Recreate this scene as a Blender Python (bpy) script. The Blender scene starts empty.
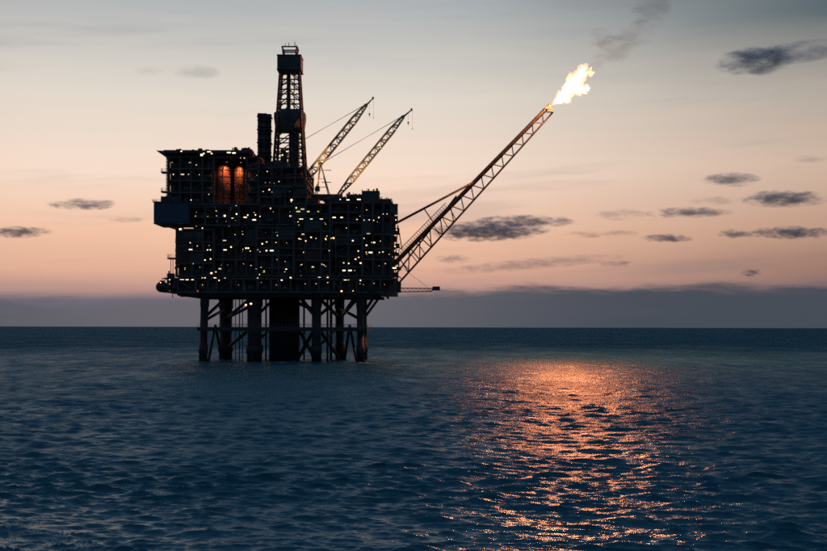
import bpy, bmesh, math, random
import numpy as np
from mathutils import Vector, Matrix, noise as mnoise

random.seed(7)
R = math.radians
scene = bpy.context.scene
C = scene.collection

# ------------------------------------------------------------------ camera
LENS = 50.0
F = LENS / 36.0 * 827.0            # focal length in photo pixels
CAMZ = 13.0
cam = bpy.data.cameras.new("camera")
cam.lens = LENS
cam.sensor_width = 36.0
cam.shift_y = 51.5 / 827.0
cam.clip_start = 0.5
cam.clip_end = 120000.0
camo = bpy.data.objects.new("camera", cam)
C.objects.link(camo)
camo.location = (0, 0, CAMZ)
camo.rotation_euler = Matrix.Rotation(R(90), 3, 'X').to_euler()
camo.rotation_euler.rotate_axis('Z', R(0.12))
scene.camera = camo

# ------------------------------------------------------------------ sky
def lin(c):
    out = []
    for v in c:
        v /= 255.0
        out.append(v / 12.92 if v <= 0.04045 else ((v + 0.055) / 1.055) ** 2.4)
    return tuple(out) + (1.0,)

SUN_AZ = -0.16          # radians right of the view axis: where the sun went down
world = bpy.data.worlds.new("World")
scene.world = world
world.use_nodes = True
nt = world.node_tree
for n in list(nt.nodes):
    nt.nodes.remove(n)

class NG:
    """tiny node-graph helper"""
    def __init__(s, tree): s.t = tree
    def n(s, typ, **kw):
        nd = s.t.nodes.new(typ)
        for k, v in kw.items(): setattr(nd, k, v)
        return nd
    def l(s, a, b): s.t.links.new(a, b)
    def put(s, sock, v):
        if hasattr(v, 'is_output'): s.l(v, sock)
        else: sock.default_value = v
    def m(s, op, a, b=None, c=None, clamp=False):
        nd = s.n('ShaderNodeMath', operation=op); nd.use_clamp = clamp
        s.put(nd.inputs[0], a)
        if b is not None: s.put(nd.inputs[1], b)
        if c is not None: s.put(nd.inputs[2], c)
        return nd.outputs[0]
    def vm(s, op, a, b=None):
        nd = s.n('ShaderNodeVectorMath', operation=op)
        s.put(nd.inputs[0], a)
        if b is not None: s.put(nd.inputs[1], b)
        return nd.outputs[0]
    def mr(s, v, a, b, c, d, smooth=False):
        nd = s.n('ShaderNodeMapRange'); nd.clamp = True
        if smooth: nd.interpolation_type = 'SMOOTHSTEP'
        for k, q in zip((0, 1, 2, 3, 4), (v, a, b, c, d)): s.put(nd.inputs[k], q)
        return nd.outputs[0]
    def mix(s, f, a, b):
        nd = s.n('ShaderNodeMix', data_type='RGBA')
        s.put(nd.inputs[0], f); s.put(nd.inputs[6], a); s.put(nd.inputs[7], b)
        return nd.outputs[2]
    def noise(s, vec, scale, detail=3, rough=0.5):
        nd = s.n('ShaderNodeTexNoise')
        if vec is not None: s.put(nd.inputs['Vector'], vec)
        nd.inputs['Scale'].default_value = scale
        nd.inputs['Detail'].default_value = detail
        nd.inputs['Roughness'].default_value = rough
        return nd.outputs[0]
    def comb(s, x, y, z):
        nd = s.n('ShaderNodeCombineXYZ')
        for k, q in enumerate((x, y, z)): s.put(nd.inputs[k], q)
        return nd.outputs[0]
    def ramp(s, f, stops):
        nd = s.n('ShaderNodeValToRGB'); cr = nd.color_ramp
        while len(cr.elements) < len(stops): cr.elements.new(0.5)
        for e, (p, c) in zip(cr.elements, stops):
            e.position = p
        for e, (p, c) in zip(cr.elements, stops):
            e.position = p; e.color = lin(c)
        s.l(f, nd.inputs[0])
        return nd.outputs[0]

g = NG(nt)
tc = g.n('ShaderNodeTexCoord')
sep = g.n('ShaderNodeSeparateXYZ'); g.l(tc.outputs['Generated'], sep.inputs[0])
dx, dy, dz = sep.outputs
az = g.m('ARCTAN2', dx, dy)
el = g.m('MAXIMUM', dz, 0.0)
pos = g.m('SQRT', el)
# thin uneven veils shift the colour bands a little
veil = g.noise(g.comb(g.m('MULTIPLY', az, 5.0), g.m('MULTIPLY', el, 60.0), 3.1), 1.0, 5, 0.6)
pos_w = g.m('ADD', pos, g.m('MULTIPLY', g.m('SUBTRACT', veil, 0.5), 0.03))
sunward = g.ramp(pos_w, [(0.0, (92, 98, 114)), (0.15, (104, 105, 120)), (0.175, (180, 144, 137)), (0.215, (222, 173, 150)),
                         (0.285, (241, 195, 166)), (0.365, (246, 221, 203)), (0.44, (225, 216, 204)), (0.525, (172, 178, 181)),
                         (0.61, (126, 152, 174)), (0.75, (90, 128, 162)), (1.0, (58, 98, 140))])
aside = g.ramp(pos_w, [(0.0, (62, 70, 83)), (0.15, (70, 76, 89)), (0.18, (118, 99, 103)), (0.225, (146, 114, 104)),
                       (0.29, (184, 147, 127)), (0.37, (202, 175, 156)), (0.44, (172, 162, 152)), (0.505, (72, 90, 97)),
                       (0.61, (78, 106, 128)), (0.75, (72, 110, 146)), (1.0, (58, 98, 140))])
behind = g.ramp(pos_w, [(0.0, (44, 51, 66)), (0.2, (58, 60, 76)), (0.35, (72, 70, 84)), (0.52, (60, 70, 86)),
                        (0.7, (54, 88, 122)), (1.0, (58, 98, 140))])
hl = g.m('SQRT', g.m('ADD', g.m('MULTIPLY', dx, dx), g.m('MULTIPLY', dy, dy)))
ca = g.m('DIVIDE', g.m('ADD', g.m('MULTIPLY', dx, math.sin(SUN_AZ)), g.m('MULTIPLY', dy, math.cos(SUN_AZ))), g.m('MAXIMUM', hl, 0.001))
ang = g.m('ARCCOSINE', ca)
f1 = g.mr(ang, 0.12, 0.60, 0.0, 1.0, True)
f2 = g.mr(ang, 0.55, 1.9, 0.0, 1.0, True)
col = g.mix(f2, g.mix(f1, sunward, aside), behind)
# low grey cloud bank along the whole horizon, ragged upper edge
edge = g.noise(g.comb(g.m('MULTIPLY', az, 14.0), g.m('MULTIPLY', el, 90.0), 0.0), 1.0, 6, 0.62)
edge2 = g.noise(g.comb(g.m('MULTIPLY', az, 2.3), 7.7, 0.0), 1.0, 2, 0.5)
top = g.m('ADD', g.m('ADD', g.m('ADD', 0.0285, g.m('MULTIPLY', g.m('SINE', az), 0.020)), g.m('MULTIPLY', g.m('SUBTRACT', edge, 0.5), 0.026)), g.m('MULTIPLY', g.m('SUBTRACT', edge2, 0.45), 0.018))
bank = g.mr(g.m('SUBTRACT', top, el), -0.004, 0.007, 0.0, 1.0, True)
bankcol = g.mix(g.mr(ang, 0.05, 0.38, 0.0, 1.0, True), lin((97, 101, 110)), lin((68, 77, 88)))
bankcol = g.mix(f2, bankcol, lin((46, 52, 66)))
col = g.mix(g.m('MULTIPLY', bank, g.mr(veil, 0.35, 0.65, 1.0, 0.90)), col, bankcol)
# faint long streaks of cirrus higher up
st = g.noise(g.comb(g.m('MULTIPLY', az, 3.0), g.m('MULTIPLY', g.m('SUBTRACT', el, g.m('MULTIPLY', az, 0.07)), 34.0), 1.4), 1.0, 5, 0.55)
stm = g.m('MULTIPLY', g.mr(st, 0.54, 0.72, 0.0, 1.0, True), 0.30)
col = g.mix(stm, col, g.mix(f2, g.mix(f1, lin((150, 138, 145)), lin((104, 98, 106))), lin((56, 62, 76))))
sky = g.n('ShaderNodeTexSky', sky_type='NISHITA')
sky.sun_disc = False
sky.sun_elevation = R(0.2)
sky.sun_rotation = SUN_AZ
sky.altitude = 13.0
bg = g.n('ShaderNodeBackground'); g.l(col, bg.inputs[0]); bg.inputs[1].default_value = 1.0
bg2 = g.n('ShaderNodeBackground'); g.l(sky.outputs[0], bg2.inputs[0]); bg2.inputs[1].default_value = 0.002
add = g.n('ShaderNodeAddShader'); g.l(bg.outputs[0], add.inputs[0]); g.l(bg2.outputs[0], add.inputs[1])
wo = g.n('ShaderNodeOutputWorld'); g.l(add.outputs[0], wo.inputs[0])

scene.view_settings.view_transform = 'Standard'
scene.view_settings.look = 'None'
scene.view_settings.exposure = 0.0
scene.view_settings.gamma = 1.0
scene.view_settings.use_curve_mapping = False
scene.render.engine = 'CYCLES'
cy = scene.cycles
cy.use_denoising = False
cy.filter_width = 1.7
cy.max_bounces = 5
cy.diffuse_bounces = 2
cy.glossy_bounces = 3
cy.transparent_max_bounces = 12
cy.volume_bounces = 0
cy.sample_clamp_indirect = 4.0
cy.volume_step_rate = 1.0
cy.volume_max_steps = 96

# ------------------------------------------------------------------ helpers
def PX(px, Y): return (px - 413.5) * Y / F
def PZ(py, Y): return CAMZ + (327.0 - py) * Y / F
def P(px, py, Y): return Vector((PX(px, Y), Y, PZ(py, Y)))

MATS = {}
def steel(name, col, rough=0.55, metal=0.0, var=0.45, rusty=0.7):
    m = bpy.data.materials.new(name); m.use_nodes = True
    q = NG(m.node_tree); b = m.node_tree.nodes['Principled BSDF']
    t = q.n('ShaderNodeTexCoord')
    n1 = q.noise(t.outputs['Object'], 0.35, 6, 0.65)
    st = q.noise(q.vm('MULTIPLY', t.outputs['Object'], (2.2, 2.2, 0.25)), 1.0, 4, 0.6)
    c = q.mix(q.mr(n1, 0.35, 0.7, 0.0, 1.0), tuple(v * (1 - var) for v in col) + (1,), tuple(v * (1 + var) for v in col) + (1,))
    rust = (0.14, 0.06, 0.03, 1)
    c = q.mix(q.mr(st, 0.60, 0.78, 0.0, rusty), c, rust)
    q.l(c, b.inputs['Base Color'])
    q.put(b.inputs['Roughness'], q.mr(n1, 0.3, 0.7, rough - 0.1, rough + 0.15))
    b.inputs['Metallic'].default_value = metal
    bp = q.n('ShaderNodeBump'); bp.inputs['Strength'].default_value = 0.25; bp.inputs['Distance'].default_value = 0.03
    q.l(st, bp.inputs['Height']); q.l(bp.outputs[0], b.inputs['Normal'])
    MATS[name] = m
    return m

steel('grey_steel', (0.105, 0.088, 0.072))
steel('dark_steel', (0.085, 0.070, 0.058))
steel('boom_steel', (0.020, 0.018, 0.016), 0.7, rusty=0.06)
steel('jacket_steel', (0.050, 0.042, 0.036))
steel('ochre_steel', (0.13, 0.09, 0.05))
steel('rust_red', (0.12, 0.038, 0.022))
steel('blue_panel', (0.05, 0.075, 0.11), 0.45, var=0.2)
steel('green_panel', (0.08, 0.082, 0.072), 0.5, var=0.2)
steel('silo_paint', (0.34, 0.16, 0.10), 0.5, var=0.3)
steel('crane_paint', (0.50, 0.40, 0.20), 0.5, var=0.3)
steel('orange_hull', (0.11, 0.04, 0.016), 0.35, var=0.2)

def emis(name, col, strength):
    m = bpy.data.materials.new(name); m.use_nodes = True
    q = NG(m.node_tree)
    for n in list(m.node_tree.nodes): m.node_tree.nodes.remove(n)
    e = q.n('ShaderNodeEmission'); e.inputs[0].default_value = tuple(col) + (1,); e.inputs[1].default_value = strength
    o = q.n('ShaderNodeOutputMaterial'); q.l(e.outputs[0], o.inputs[0])
    MATS[name] = m
    return m
emis('lamp_white', (1.0, 0.74, 0.45), 2.7)
emis('lamp_dim', (1.0, 0.80, 0.55), 1.0)
emis('lamp_amber', (1.0, 0.56, 0.22), 4.0)
emis('lamp_orange', (1.0, 0.50, 0.20), 4.0)
emis('lamp_green', (0.72, 0.78, 0.12), 1.0)
emis('lamp_red', (1.0, 0.14, 0.05), 1.2)

class MB:
    """collects shapes into one mesh"""
    def __init__(s): s.v = []; s.f = []; s.mi = []
    def add(s, vs, fs, mi=0):
        o = len(s.v); s.v.extend([tuple(v) for v in vs])
        for f in fs: s.f.append(tuple(i + o for i in f)); s.mi.append(mi)
        return s
    def box(s, a, b, mi=0):
        (x0, y0, z0), (x1, y1, z1) = a, b
        if x0 > x1: x0, x1 = x1, x0
        if y0 > y1: y0, y1 = y1, y0
        if z0 > z1: z0, z1 = z1, z0
        return s.add([(x0,y0,z0),(x1,y0,z0),(x1,y1,z0),(x0,y1,z0),(x0,y0,z1),(x1,y0,z1),(x1,y1,z1),(x0,y1,z1)],
                     [(0,3,2,1),(4,5,6,7),(0,1,5,4),(1,2,6,5),(2,3,7,6),(3,0,4,7)], mi)
    def tube(s, p, q, r, n=8, r2=None, mi=0):
        p = Vector(p); q = Vector(q); r2 = r if r2 is None else r2
        d = (q - p)
        if d.length < 1e-6: return s
        d.normalize()
        u = d.orthogonal().normalized(); w = d.cross(u)
        vs = []
        for c, rr in ((p, r), (q, r2)):
            for i in range(n):
                a = 2 * math.pi * i / n
                vs.append(c + (u * math.cos(a) + w * math.sin(a)) * rr)
        fs = [(i, (i + 1) % n, n + (i + 1) % n, n + i) for i in range(n)]
        fs += [tuple(range(n - 1, -1, -1)), tuple(range(n, 2 * n))]
        return s.add(vs, fs, mi)
    def lathe(s, base, axis, prof, n=16, mi=0):
        """prof: list of (distance along axis, radius)"""
        base = Vector(base); d = Vector(axis).normalized(); u = d.orthogonal().normalized(); w = d.cross(u)
        vs = []
        for t, r in prof:
            for i in range(n):
                a = 2 * math.pi * i / n
                vs.append(base + d * t + (u * math.cos(a) + w * math.sin(a)) * max(r, 0.01))
        fs = []
        for k in range(len(prof) - 1):
            for i in range(n):
                fs.append((k*n+i, k*n+(i+1)%n, (k+1)*n+(i+1)%n, (k+1)*n+i))
        fs += [tuple(range(n - 1, -1, -1)), tuple(range((len(prof)-1)*n, len(prof)*n))]
        return s.add(vs, fs, mi)
    def mesh(s, name, mats, smooth=False):
        me = bpy.data.meshes.new(name)
        me.from_pydata(s.v, [], s.f)
        for m in (mats if isinstance(mats, (list, tuple)) else [mats]): me.materials.append(MATS[m] if isinstance(m, str) else m)
        if len(set(s.mi)) > 1: me.polygons.foreach_set('material_index', s.mi)
        if smooth:
            me.polygons.foreach_set('use_smooth', [len(p.vertices) == 4 for p in me.polygons])
        me.update()
        return me
    def build(s, name, mats, parent=None, smooth=False):
        o = bpy.data.objects.new(name, s.mesh(name, mats, smooth)); C.objects.link(o)
        if parent is not None:
            o.parent = parent
            o.matrix_parent_inverse = Matrix.Translation(-parent.location)
        return o

def tag(o, label, cat, group=None):
    o['label'] = label; o['category'] = cat
    if group: o['group'] = group
    return o
def thing(name, loc, label, cat, group=None):
    o = bpy.data.objects.new(name, None); C.objects.link(o); o.location = loc; o.empty_display_size = 2
    return tag(o, label, cat, group)
def tube(name, p, q, r, mat, parent, n=8, r2=None):
    return MB().tube(p, q, r, n, r2).build(name, mat, parent, n > 6)
def box(name, a, b, mat, parent):
    return MB().box(a, b).build(name, mat, parent)

def railing(parent, pts, h=1.15, mat='ochre_steel', step=1.6, r=0.045):
    mb = MB()
    for a, b in zip(pts[:-1], pts[1:]):
        a = Vector(a); b = Vector(b); n = max(1, int((b - a).length / step))
        for i in range(n + 1):
            p = a.lerp(b, i / n); mb.tube(p, p + Vector((0, 0, h)), r, 5)
        for hh in (h, h * 0.52): mb.tube(a + Vector((0, 0, hh)), b + Vector((0, 0, hh)), r, 5)
        mb.box((min(a.x, b.x) - .02, min(a.y, b.y) - .02, a.z), (max(a.x, b.x) + .02, max(a.y, b.y) + .02, a.z + .15))
    return mb.build('railing', mat, parent)

LAMPMESH = {}
def lamp(parent, pos, size=(0.6, 0.5), kind='lamp_white', back=2.0):
    key = (size, kind, back)
    if key not in LAMPMESH:
        w, h = size
        mb = MB()
        mb.box((-w/2 - .06, 0, -h/2 - .06), (w/2 + .06, .22, h/2 + .10), 0)          # housing
        mb.box((-w/2, -.05, -h/2), (w/2, -.003, h/2), 1)                              # lens
        mb.box((-.05, .22, -.05), (.05, back, .05), 0)                                # bracket
        LAMPMESH[key] = mb.mesh('lamp', ['dark_steel', kind])
    o = bpy.data.objects.new('lamp', LAMPMESH[key]); C.objects.link(o)
    o.parent = parent
    o.matrix_parent_inverse = Matrix.Translation(-parent.location)
    o.location = pos
    o.scale = (random.uniform(.65, 1.15), 1, random.uniform(.7, 1.1))
    return o

# ------------------------------------------------------------------ sea
def make_sea():
    th = np.concatenate([np.linspace(-math.pi, R(-27), 90, endpoint=False), np.linspace(R(-27), R(27), 620, endpoint=False),
                         np.linspace(R(27), math.pi, 90, endpoint=False)])
    dth = np.diff(np.append(th, th[0] + 2 * math.pi))
    rr = [3.0]
    while rr[-1] < 60000:                                       # ring spacing grows smoothly with distance
        r = rr[-1]
        rr.append(r * (1 + float(np.interp(math.log(r), np.log([3, 40, 58, 70, 160, 440, 900, 1900, 5000, 60000]), [.08, .02, .003, .00145, .0021, .0029, .0045, .009, .03, .06]))))
    rr = np.array(rr)
    dr = np.gradient(rr)
    nr, na = len(rr), len(th)
    Rg, T = np.meshgrid(rr, th, indexing='ij')
    cell = np.maximum(dr[:, None], rr[:, None] * dth[None, :])
    X = Rg * np.sin(T); Y = Rg * np.cos(T)
    rng = np.random.default_rng(11)
    gust = np.zeros_like(X)
    for i in range(9):
        lam = rng.uniform(35, 170); a = rng.uniform(-0.5, 0.5)
        gust += np.sin((X * np.sin(a) * 0.6 + Y * np.cos(a)) * 2 * math.pi / lam + rng.uniform(0, 6.28))
    gust = 1.0 + 0.20 * gust / 1.5
    gust = np.clip(gust, 0.45, 1.6)
    lost = np.zeros_like(X)
    Z = np.zeros_like(X); DX = np.zeros_like(X); DY = np.zeros_like(X)
    N = 124
    gl = [gust, np.roll(gust, 57, axis=1), np.roll(gust, 131, axis=1)[::-1]]
    lams = np.geomspace(0.45, 46, N) * rng.uniform(0.95, 1.05, N)
    for lam in lams:
        k = 2 * math.pi / lam
        spread = 0.28 if lam > 8 else 0.34
        a = R(8) + rng.normal(0, spread)
        ux, uy = math.sin(a), math.cos(a)
        s = 0.076 if lam < 2.0 else 0.076 * (2.0 / lam) ** 1.2
        amp = s / k
        w = np.clip((lam / cell - 2.2) / 2.0, 0, 1)
        lost += (1 - w * w) * s * s * .5
        m = w * amp * (gl[0 if lam < 1.2 else 1 if lam < 3 else 2] if lam < 9 else 1.0)
        ph = k * (ux * X + uy * Y) + rng.uniform(0, 6.28)
        sn, cs = np.sin(ph), np.cos(ph)
        Z += m * cs; DX -= 0.75 * m * ux * sn; DY -= 0.75 * m * uy * sn
    co = np.stack([X + DX, Y + DY, Z], -1).reshape(-1, 3)
    idx = np.arange(nr * na).reshape(nr, na)
    nx = np.roll(idx, -1, axis=1)
    quads = np.stack([idx[:-1], nx[:-1], nx[1:], idx[1:]], -1).reshape(-1, 4)[:, ::-1]
    me = bpy.data.meshes.new('sea')
    me.vertices.add(len(co)); me.vertices.foreach_set('co', co.astype(np.float32).ravel())
    me.loops.add(quads.size); me.loops.foreach_set('vertex_index', quads.astype(np.int32).ravel())
    me.polygons.add(len(quads))
    me.polygons.foreach_set('loop_start', np.arange(0, quads.size, 4, dtype=np.int32))
    me.polygons.foreach_set('loop_total', np.full(len(quads), 4, dtype=np.int32))
    me.polygons.foreach_set('use_smooth', np.ones(len(quads), dtype=bool))
    me.update(calc_edges=True)
    at = me.attributes.new('chop', 'FLOAT', 'POINT')            # slope of the waves too short for the mesh here
    at.data.foreach_set('value', np.sqrt(lost).astype(np.float32).ravel())
    o = bpy.data.objects.new('sea', me); C.objects.link(o)
    o['kind'] = 'structure'; o['label'] = 'dark blue choppy open sea reaching the horizon'
    m = bpy.data.materials.new('sea_water'); m.use_nodes = True
    q = NG(m.node_tree); b = m.node_tree.nodes['Principled BSDF']
    geo = q.n('ShaderNodeNewGeometry'); pos = geo.outputs['Position']
    big = q.noise(q.vm('MULTIPLY', pos, (0.006, 0.018, 0.0)), 1.0, 4, 0.55)          # wind patches
    fine = q.noise(q.vm('MULTIPLY', pos, (1.5, 2.6, 1.0)), 1.0, 4, 0.6)
    mid = q.noise(q.vm('MULTIPLY', pos, (0.35, 0.8, 0.3)), 1.0, 3, 0.55)
    at_ = q.n('ShaderNodeAttribute'); at_.attribute_name = 'chop'
    chopf = q.m('MULTIPLY', at_.outputs['Fac'], 3.2)
    wide = q.noise(q.vm('MULTIPLY', pos, (0.11, 0.15, 0.0)), 1.0, 5, 0.66)           # wavelets too short for the mesh farther out
    h = q.m('ADD', q.m('ADD', q.m('MULTIPLY', fine, 0.22), q.m('MULTIPLY', mid, 0.42)), q.m('MULTIPLY', q.m('MULTIPLY', wide, chopf), 1.2))
    bp = q.n('ShaderNodeBump'); bp.inputs['Distance'].default_value = 0.75
    q.put(bp.inputs['Strength'], q.mr(big, 0.35, 0.65, 0.45, 0.95))
    q.l(h, bp.inputs['Height']); q.l(bp.outputs[0], b.inputs['Normal'])
    q.l(q.mix(big, (0.015, 0.090, 0.100, 1), (0.021, 0.116, 0.126, 1)), b.inputs['Base Color'])
    b.inputs['IOR'].default_value = 1.333
    b.inputs['Anisotropic'].default_value = 0.72               # steeper along the wind than across it
    q.put(b.inputs['Tangent'], q.comb(0.0, 1.0, 0.0))
    b.inputs['Specular IOR Level'].default_value = 0.38
    b.inputs['Specular Tint'].default_value = (0.62, 0.88, 1.0, 1)
    rip = q.noise(q.vm('MULTIPLY', pos, (0.10, 0.03, 0.0)), 1.0, 6, 0.7)
    alpha = q.m('ADD', q.mr(big, 0.35, 0.65, 0.012, 0.035), q.m('MULTIPLY', q.m('MULTIPLY', at_.outputs['Fac'], 0.46), q.mr(rip, 0.32, 0.68, 0.35, 1.4)))
    # wind-roughened water beyond the platform
    spy = q.n('ShaderNodeSeparateXYZ'); q.l(pos, spy.inputs[0])
    streak = q.noise(q.vm('MULTIPLY', pos, (0.022, 0.0085, 0.0)), 1.0, 6, 0.72)
    far = q.mr(q.m('ADD', spy.outputs[1], q.m('MULTIPLY', q.m('SUBTRACT', streak, .5), 900.0)), 380.0, 900.0, 0.0, 1.0, True)
    far = q.m('MULTIPLY', far, q.mr(streak, .36, .62, .55, 1.25))
    alpha = q.m('ADD', alpha, q.m('MULTIPLY', far, 0.26))
    q.put(b.inputs['Specular IOR Level'], q.m('SUBTRACT', 0.62, q.m('MULTIPLY', far, 0.44)))
    q.put(b.inputs['Roughness'], q.m('SQRT', alpha))
    # wash round the jacket legs
    sp_ = q.n('ShaderNodeSeparateXYZ'); q.l(pos, sp_.inputs[0])
    ddx = q.m('MAXIMUM', q.m('SUBTRACT', q.m('ABSOLUTE', q.m('SUBTRACT', sp_.outputs[0], -48.5)), 29.5), 0.0)
    ddy = q.m('MAXIMUM', q.m('SUBTRACT', q.m('ABSOLUTE', q.m('SUBTRACT', sp_.outputs[1], 444.0)), 21.0), 0.0)
    dist = q.m('SQRT', q.m('ADD', q.m('MULTIPLY', ddx, ddx), q.m('MULTIPLY', q.m('MULTIPLY', ddy, ddy), .25)))
    fo = q.noise(q.vm('MULTIPLY', pos, (.14, .06, 0.0)), 1.0, 6, .72)
    fm = q.m('MULTIPLY', q.mr(dist, 0.0, 9.0, 1.0, 0.0), q.mr(fo, .53, .63, 0.0, 0.75))
    out = [n_ for n_ in m.node_tree.nodes if n_.type == 'OUTPUT_MATERIAL'][0]
    fd = q.n('ShaderNodeBsdfDiffuse'); fd.inputs[0].default_value = (.55, .60, .62, 1)
    ms = q.n('ShaderNodeMixShader'); q.l(fm, ms.inputs[0]); q.l(b.outputs[0], ms.inputs[1]); q.l(fd.outputs[0], ms.inputs[2]); q.l(ms.outputs[0], out.inputs[0])
    me.materials.append(m)
    return o
make_sea()

# ------------------------------------------------------------------ platform
YF, YB = 420.0, 466.0     # front and back planes of the topsides
def fx(px, Y=YF): return PX(px, Y)
def fz(py, Y=YF): return PZ(py, Y)

# --- jacket ------------------------------------------------------
def make_jacket():
    t = thing('steel_jacket', (fx(284), 440, 0), 'steel jacket of thick legs and crossed braces standing in the sea under the decks', 'jacket')
    zt = fz(294)
    zb = -6.0
    def legp(px_t, px_b, Y, r, r2=None):
        p = Vector((PX(px_b, Y), Y, zb)); q = Vector((PX(px_t, Y), Y, zt + 1.0))
        o = MB().lathe(p, q - p, [(0, r*1.08), (9, r*1.05), (9.1, r*1.22), (12, r*1.22), (12.1, r), ((q-p).length - 6, r), ((q-p).length - 5.5, r*1.15), ((q-p).length, r*1.15)], 20).build('leg', 'jacket_steel', t, True)
        return p, q
    A = legp(205.0, 202.5, 424, 1.45)
    Cc = legp(254.5, 254.5, 426, 2.65)
    E = legp(316.5, 316.5, 426, 1.75)
    G = legp(360.0, 361.0, 424, 1.35)
    B = legp(226.0, 225.5, 462, 2.55)
    Fl = legp(339.5, 340.0, 462, 1.75)
    H = legp(275.0, 275.0, 464, 2.0)
    G2 = legp(363.5, 364.5, 460, 1.2)
    def at(L, z): return L[0].lerp(L[1], (z - zb) / (L[1].z - zb))
    zw = 13.0 + 0.4
    zlo = 1.0; zhi = zt - 0.5
    def br(L1, z1, L2, z2, r=0.62): tube('brace', at(L1, z1), at(L2, z2), r, 'jacket_steel', t, 10)
    # upper bays
    zm = fz(318)
    for La, Lb in ((A, B), (B, Cc), (E, Fl), (Fl, G), (Cc, H)):
        br(La, zm, Lb, zhi); 
    br(A, zm - 1.2, B, zm + 4.0, 0.55)
    br(B, zm, Cc, zm + 5.0, 0.6)
    br(E, zhi, Fl, zm + 0.2, 0.7)
    br(Fl, zm + 4.2, G, zm - .5, 0.62)
    br(Fl, zm, G, zhi + 2, 0.6)
    # raking struts out to the overhanging decks
    tube('brace', at(G, zm), (PX(377, 424), 424, zhi + 1.2), 0.55, 'jacket_steel', t, 10)
    tube('brace', at(G2, zm), (PX(381, 460), 460, zhi + 1.2), 0.5, 'jacket_steel', t, 10)
    tube('brace', at(E, zm), (PX(301, 430), 430, zt - 1.5), 0.75, 'jacket_steel', t, 10)
    tube('brace', (PX(299, 436), 436, zm + 5.5), (PX(312, 436), 436, zm + 3.5), 0.7, 'jacket_steel', t, 10)
    # lower bays
    for L1, L2 in ((A, B), (Fl, G)):
        mid = (at(L1, zw) + at(L2, zw)) / 2
        tube('brace', mid, at(L1, zlo - 2) + Vector((1.8, 0, 0)), 0.55, 'jacket_steel', t, 10)
        tube('brace', mid, at(L2, zlo - 2) - Vector((1.2, 0, 0)), 0.55, 'jacket_steel', t, 10)
    br(B, zlo + 3.0, Cc, zw, 0.7)
    br(Cc, zlo + 6.0, H, zw, 0.6)
    Dl = (Vector((PX(297, 442), 442, zb)), Vector((PX(297, 442), 442, zt)))
    br(Dl, zw, E, zlo - 1, 0.7); br(Dl, zlo - 1, E, zw, 0.7)
    br(E, zw, Fl, zlo - 1, 0.7)
    br(E, zlo + 4, Fl, zw, 0.5)
    # plan braces between the rows at walkway level
    for L1, L2 in ((A, B), (Cc, H), (E, Fl), (G, G2), (A, Cc), (E, G), (B, H), (H, Fl), (Cc, E)):
        br(L1, zw - 1.0, L2, zw - 1.0, 0.5)
    # conductors: a dense cluster of vertical pipes under the derrick
    x0, x1 = PX(271.5, 440), PX(297.5, 440)
    n = 8
    for row in range(3):
        for i in range(n - row % 2):
            x = x0 + (x1 - x0) * (i + 0.5 * (row % 2)) / (n - 1)
            tube('conductor', (x, 438 + row * 1.6, zb), (x, 438 + row * 1.6, zt + 2), 0.72, 'jacket_steel', t, 10)
    # risers and caissons
    for px, Y, r in ((327.5, 430, .42), (331.5, 431, .3), (239.5, 440, .22), (242.5, 441, .18), (266, 436, .35), (331, 455, .55), (304, 456, .4), (235.5, 452, .16)):
        tube('riser', (PX(px, Y), Y, zb), (PX(px, Y), Y, zt + 1), r, 'jacket_steel', t, 10)
    # walkway round the legs
    xa, xb = PX(197.5, 421), PX(367, 421)
    wk = MB()
    wk.box((xa, 420.2, zw - 2.0), (xb, 421.8, zw - 0.75))
    wk.box((xa, 465, zw - 2.0), (xb, 466.6, zw - 0.75))
    wk.box((xa, 421.82, zw - 2.0), (xa + 1.5, 464.98, zw - 0.75))
    wk.box((xb - 1.5, 421.82, zw - 2.0), (xb, 464.98, zw - 0.75))
    w = wk.build('walkway', 'jacket_steel', t)
    railing(w, [(xa, 420.25, zw - .75), (xb, 420.25, zw - .75)], 1.3)
    railing(w, [(xb, 466.5, zw - .75), (xa, 466.5, zw - .75)], 1.3)
    # lamps hung under the decks
    for px, py, k in ((245.8, 305.3, 'lamp_orange'), (250.9, 304.1, 'lamp_white')):
        lamp(t, P(px, py, 423.0), (0.75, 0.7), k, 1.6)
make_jacket()

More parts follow.
